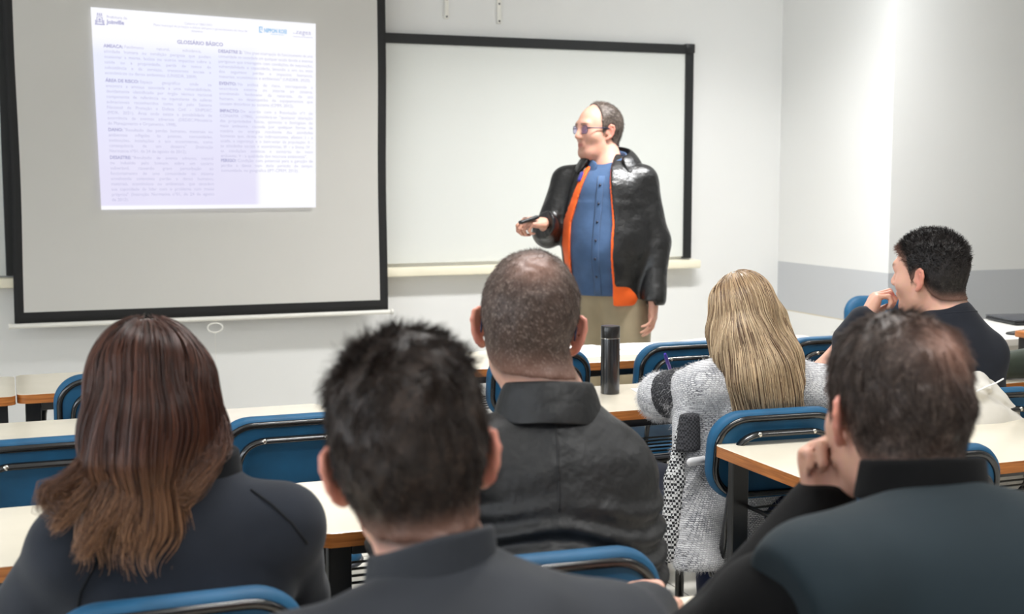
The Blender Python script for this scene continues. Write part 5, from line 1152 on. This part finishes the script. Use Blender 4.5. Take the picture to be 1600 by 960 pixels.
def jack(F):
    p.trunk(F, .184, .88, arm=(.070,.064,.056), yoke=.056, trap=.050, necklift=.008, belly=1.08, lo=A3(2.612,5.50,.90)); F.ell(A3(2.582,5.460,1.06), np.array([.190,.190,.195]), None, .05)
p.garment('jacket', M['leather_black'], jack, .0055, folds(.0050, 22, 6, (1,1,.7)), cuts=[lambda F: open_front(F, .080, .178, flare=.0), lambda F: F.half(A3(2.6,5.5,.842), A3(0,0,-1), LOc, A3(2.70,5.9,.90)), lambda F: F.half(A3(2.6,5.5,.842), A3(0,0,-1), A3(2.2,5.42,.6), A3(3.0,5.9,.90)), lambda F: F.half(p.J['wrL']-A3(0,0,.030), A3(-.05,-.05,-1), p.J['wrL']-A3(.12,.12,.12), p.J['wrL']+A3(.12,.12,.05)), lambda F: F.half(p.J['wrR']+A3(.012,0,0), unit([-1,-.2,0]), p.J['wrR']-.1, p.J['wrR']+.1)])
coll(p, A3(2.605,5.505,1.502), 140, M['leather_black'], .098, .090, .036, .030, .066, span=135, dz=.055)
coll(p, A3(2.600,5.500,1.484), 140, M['denim'], .080, .074, .036, .014, .026, span=158, dz=.060, name='shirt_collar', n=25)
# button placket and buttons
def on_front(lat, z):  # surface point of the shirt front
    return None
M['button'] = simple('navy_button', (30,36,58), .35)
dgm = bpy.context.evaluated_depsgraph_get(); shirt_o = [o for o in p.root.children if o.name.startswith('shirt') and 'collar' not in o.name][0]
bpy.context.view_layer.update()
def surf(o, lat, z):
    org = Vector(jx + fw*.6 + rt*lat)-o.matrix_world.translation; org.z = z; hit, loc, nrm, _ = o.ray_cast(org, Vector(-fw)); return (loc, nrm) if hit else (None, None)
pl = []
for k in range(14):
    z = 1.40-.041*k; l, n_ = surf(shirt_o, .0, z)
    if l: pl.append(l+n_*.002)
if len(pl) > 3:
    bm = bmesh.new(); add_tube(bm, pl, .017, .0025, n=8, up=tuple(fw)); bm_obj('placket', bm, M['denim'], p.root, True)
    for k in range(1, len(pl)-1, 2):
        bm = bmesh.new(); bmesh.ops.create_uvsphere(bm, u_segments=10, v_segments=6, radius=.0062, matrix=Matrix.Translation(pl[k]+Vector(fw)*.003)); bm_obj('button', bm, M['button'], p.root, True)
p.trousers(M['khaki'], (.112,.082,.068), .007, folds(.004, 16, 2)); p.shoes(M['shoe'])
short_hair(p, .006, M['hair'], mixcol(((70,60,55),.5), ((100,88,80),.35), ((132,122,114),.15)), line=lambda L: np.minimum(pline(L), (pdens(L)-.5)*.1), n=7000, length=(.006,.013), width=.0013, lift=.3, thick_fn=lambda L: .003+.003*sstep(L[:,2], -.03, .05), dens=lambda L: .05+pdens(L), flow=lambda L: np.stack([0*L[:,0], -.8+0*L[:,0], -.7+0*L[:,0]], 1))
glasses(p, M['glasses_blue'], M['lens'])
# wedding ring
M['gold'] = simple('gold_ring', (214,176,96), .25, metal=1)
# clicker in the right hand
P_ = p.J['wrR'] + unit([-.97,-.22,.06])*.088 + A3(-.008,-.030,.012)
ck = thing('presentation_clicker', tuple(P_), label='small black presentation clicker held in the hand of the presenter', cat='remote')
R_ = Matrix.Rotation(math.radians(14), 3, 'Z') @ Matrix.Rotation(math.radians(-14), 3, 'Y'); box_obj('shell', (0,0,0), (.105,.026,.016), M['dark_plastic'], ck, .006, 3, R_)
box_obj('button', (-.018,0,.0085), (.018,.012,.003), M['laptop_grey'], ck, .001, 2, R_)

# ---------------------------------------------------------------- pale jacket over the chair of the spiky haired man
M['pale_nylon'] = cloth('pale_quilted_nylon', (206,202,194), .55, 400, .12, .05, .1, .4, 16)
jc = thing('padded_jacket', (2.395, 2.80, .438), label='pale padded jacket hung over the blue chair back by the right edge', cat='jacket')
jlo = A3(2.25,2.65,.45); F = Field(jlo, A3(2.78,3.02,.95), .005)
F.chain([A3(2.36,2.795,.60), A3(2.37,2.785,.74), A3(2.395,2.80,.835)], [.115,.105,.05], .04, flat=A3(0,1,0), ratio=.42)
F.chain([A3(2.54,2.79,.60), A3(2.535,2.785,.74), A3(2.52,2.80,.86)], [.10,.095,.045], .04, flat=A3(0,1,0), ratio=.45)
F.chain([A3(2.635,2.80,.62), A3(2.632,2.80,.74), A3(2.60,2.81,.81)], [.055,.055,.035], .03, flat=A3(0,1,0), ratio=.7)
F.cone(A3(2.38,2.83,.86), A3(2.58,2.83,.845), .038, .032, .03); F.cone(A3(2.44,2.775,.865), A3(2.53,2.775,.855), .020, .022, .02)
F.disp(lambda P: .010*wob(P*A3(1,1,.6), 26, 3) + .004*wob(P, 70, 1) + .010*np.exp(-((np.abs(np.sin((P[:,2]*1.0+P[:,0]*.55)*21)))/.16)**2)); F.half(A3(2.5,2.8,.50), A3(0,0,-1), A3(2.2,2.6,.4), A3(2.8,3.1,.54))
V, Q = F.mesh('shell'); obj('shell', np_mesh('shell', V-A3(2.50,2.80,.46), Q), M['pale_nylon'], jc, True)
bm = bmesh.new(); add_tube(bm, [Vector(at(x, y, Y=2.735)-A3(2.395,2.80,.438)) for x, y in ((1526,612),(1540,605),(1556,599),(1568,592))], .0022, n=6); bm_obj('seam_cord', bm, M['paper'], jc, True)

# ---------------------------------------------------------------- side table with laptop and phone at the right
st = thing('side_table', (4.20, 4.45, 0), label='white side table at the right edge carrying a laptop and phone', cat='table')
M['white_lam'] = simple('white_laminate', (232,230,224), .3)
box_obj('tabletop', (0,.02,.735), (1.36,.62,.03), M['white_lam'], st, .006)
box_obj('front_panel', (0,-.20,.42), (1.22,.02,.60), M['white_lam'], st, .003)
for x in (-.60,.60):
    for y in (-.22,.26): box_obj('leg', (x,y,.36), (.04,.04,.72), M['white_lam'], st, .004)
lp = thing('laptop', (4.30,4.60,.751), math.radians(-12), 'closed dark laptop lying on the white side table', 'laptop')
box_obj('base', (0,0,.009), (.36,.25,.014), M['dark_plastic'], lp, .004); box_obj('lid', (0,0,.0205), (.36,.25,.007), M['laptop_grey'], lp, .003)
ph = thing('phone', (3.92,4.27,.751), math.radians(20), 'black phone lying near the front of the white side table', 'phone')
box_obj('body', (0,0,.005), (.155,.075,.009), M['dark_plastic'], ph, .004, 3); box_obj('screen', (0,0,.0100), (.145,.068,.001), M['black_trim'], ph)
sd = thing('wooden_desk', (3.93,3.80,0), label='wooden topped desk with dark legs at the far right edge', cat='desk')
box_obj('tabletop', (0,0,.795), (.60,.40,.025), M['edge'], sd, .005)
for x in (-.27,.27):
    for y in (-.17,.17): box_obj('leg', (x,y,.391), (.04,.04,.782), M['black_metal'], sd, .004)
# dark grey bag hanging at the right-hand desk
bg_ = thing('backpack', (2.26,2.26,.0), label='dark grey fabric backpack beneath the desk at the right edge', cat='bag')
M['bag'] = cloth('dark_grey_bag_fabric', (58,59,62), .8, 500, .3, .1, .1, .3, 20)
F = Field(A3(1.95,2.02,.0), A3(2.50,2.50,.75), .006); F.chain([A3(2.26,2.26,.12), A3(2.26,2.26,.45), A3(2.25,2.26,.56)], [.14,.135,.10], .04, flat=A3(0,1,0), ratio=.7); F.ell(A3(2.26,2.17,.26), A3(.10,.06,.13), None, .03)
F.disp(lambda P: .004*wob(P, 24, 3)); F.half(A3(2.2,2.2,.012), A3(0,0,-1), A3(1.9,2.0,-.1), A3(2.6,2.6,.04)); V, Q = F.mesh('body'); obj('body', np_mesh('body', V-A3(2.26,2.26,0), Q), M['bag'], bg_, True)
bm = bmesh.new(); add_tube(bm, [(-.03,0,.645), (-.025,0,.685), (.025,0,.685), (.03,0,.645)], .006, n=8); bm_obj('handle', bm, M['black_trim'], bg_, True)
# ---------------------------------------------------------------- camera and colour management
cd = bpy.data.cameras.new('camera'); cam = bpy.data.objects.new('camera', cd); COL.objects.link(cam); SC.camera = cam
cd.sensor_width = 36; cd.sensor_fit = 'HORIZONTAL'; cd.lens = FPX*36/1600; cd.clip_start = .05
cam.location = (0, 0, CAMH); cam.rotation_euler = Matrix((cR, cU, -cF)).transposed().to_euler()
cd.dof.use_dof = True; cd.dof.focus_distance = 3.4; cd.dof.aperture_fstop = 5.0
SC.view_settings.view_transform = 'Standard'; SC.view_settings.look = 'None'; SC.view_settings.gamma = 1; SC.view_settings.exposure = EXPOSURE; SC.view_settings.use_curve_mapping = False
SC.cycles.use_denoising = True; SC.cycles.max_bounces = 8; SC.cycles.diffuse_bounces = 4; SC.cycles.sample_clamp_indirect = 6
SC.cycles.caustics_reflective = False; SC.cycles.caustics_refractive = False
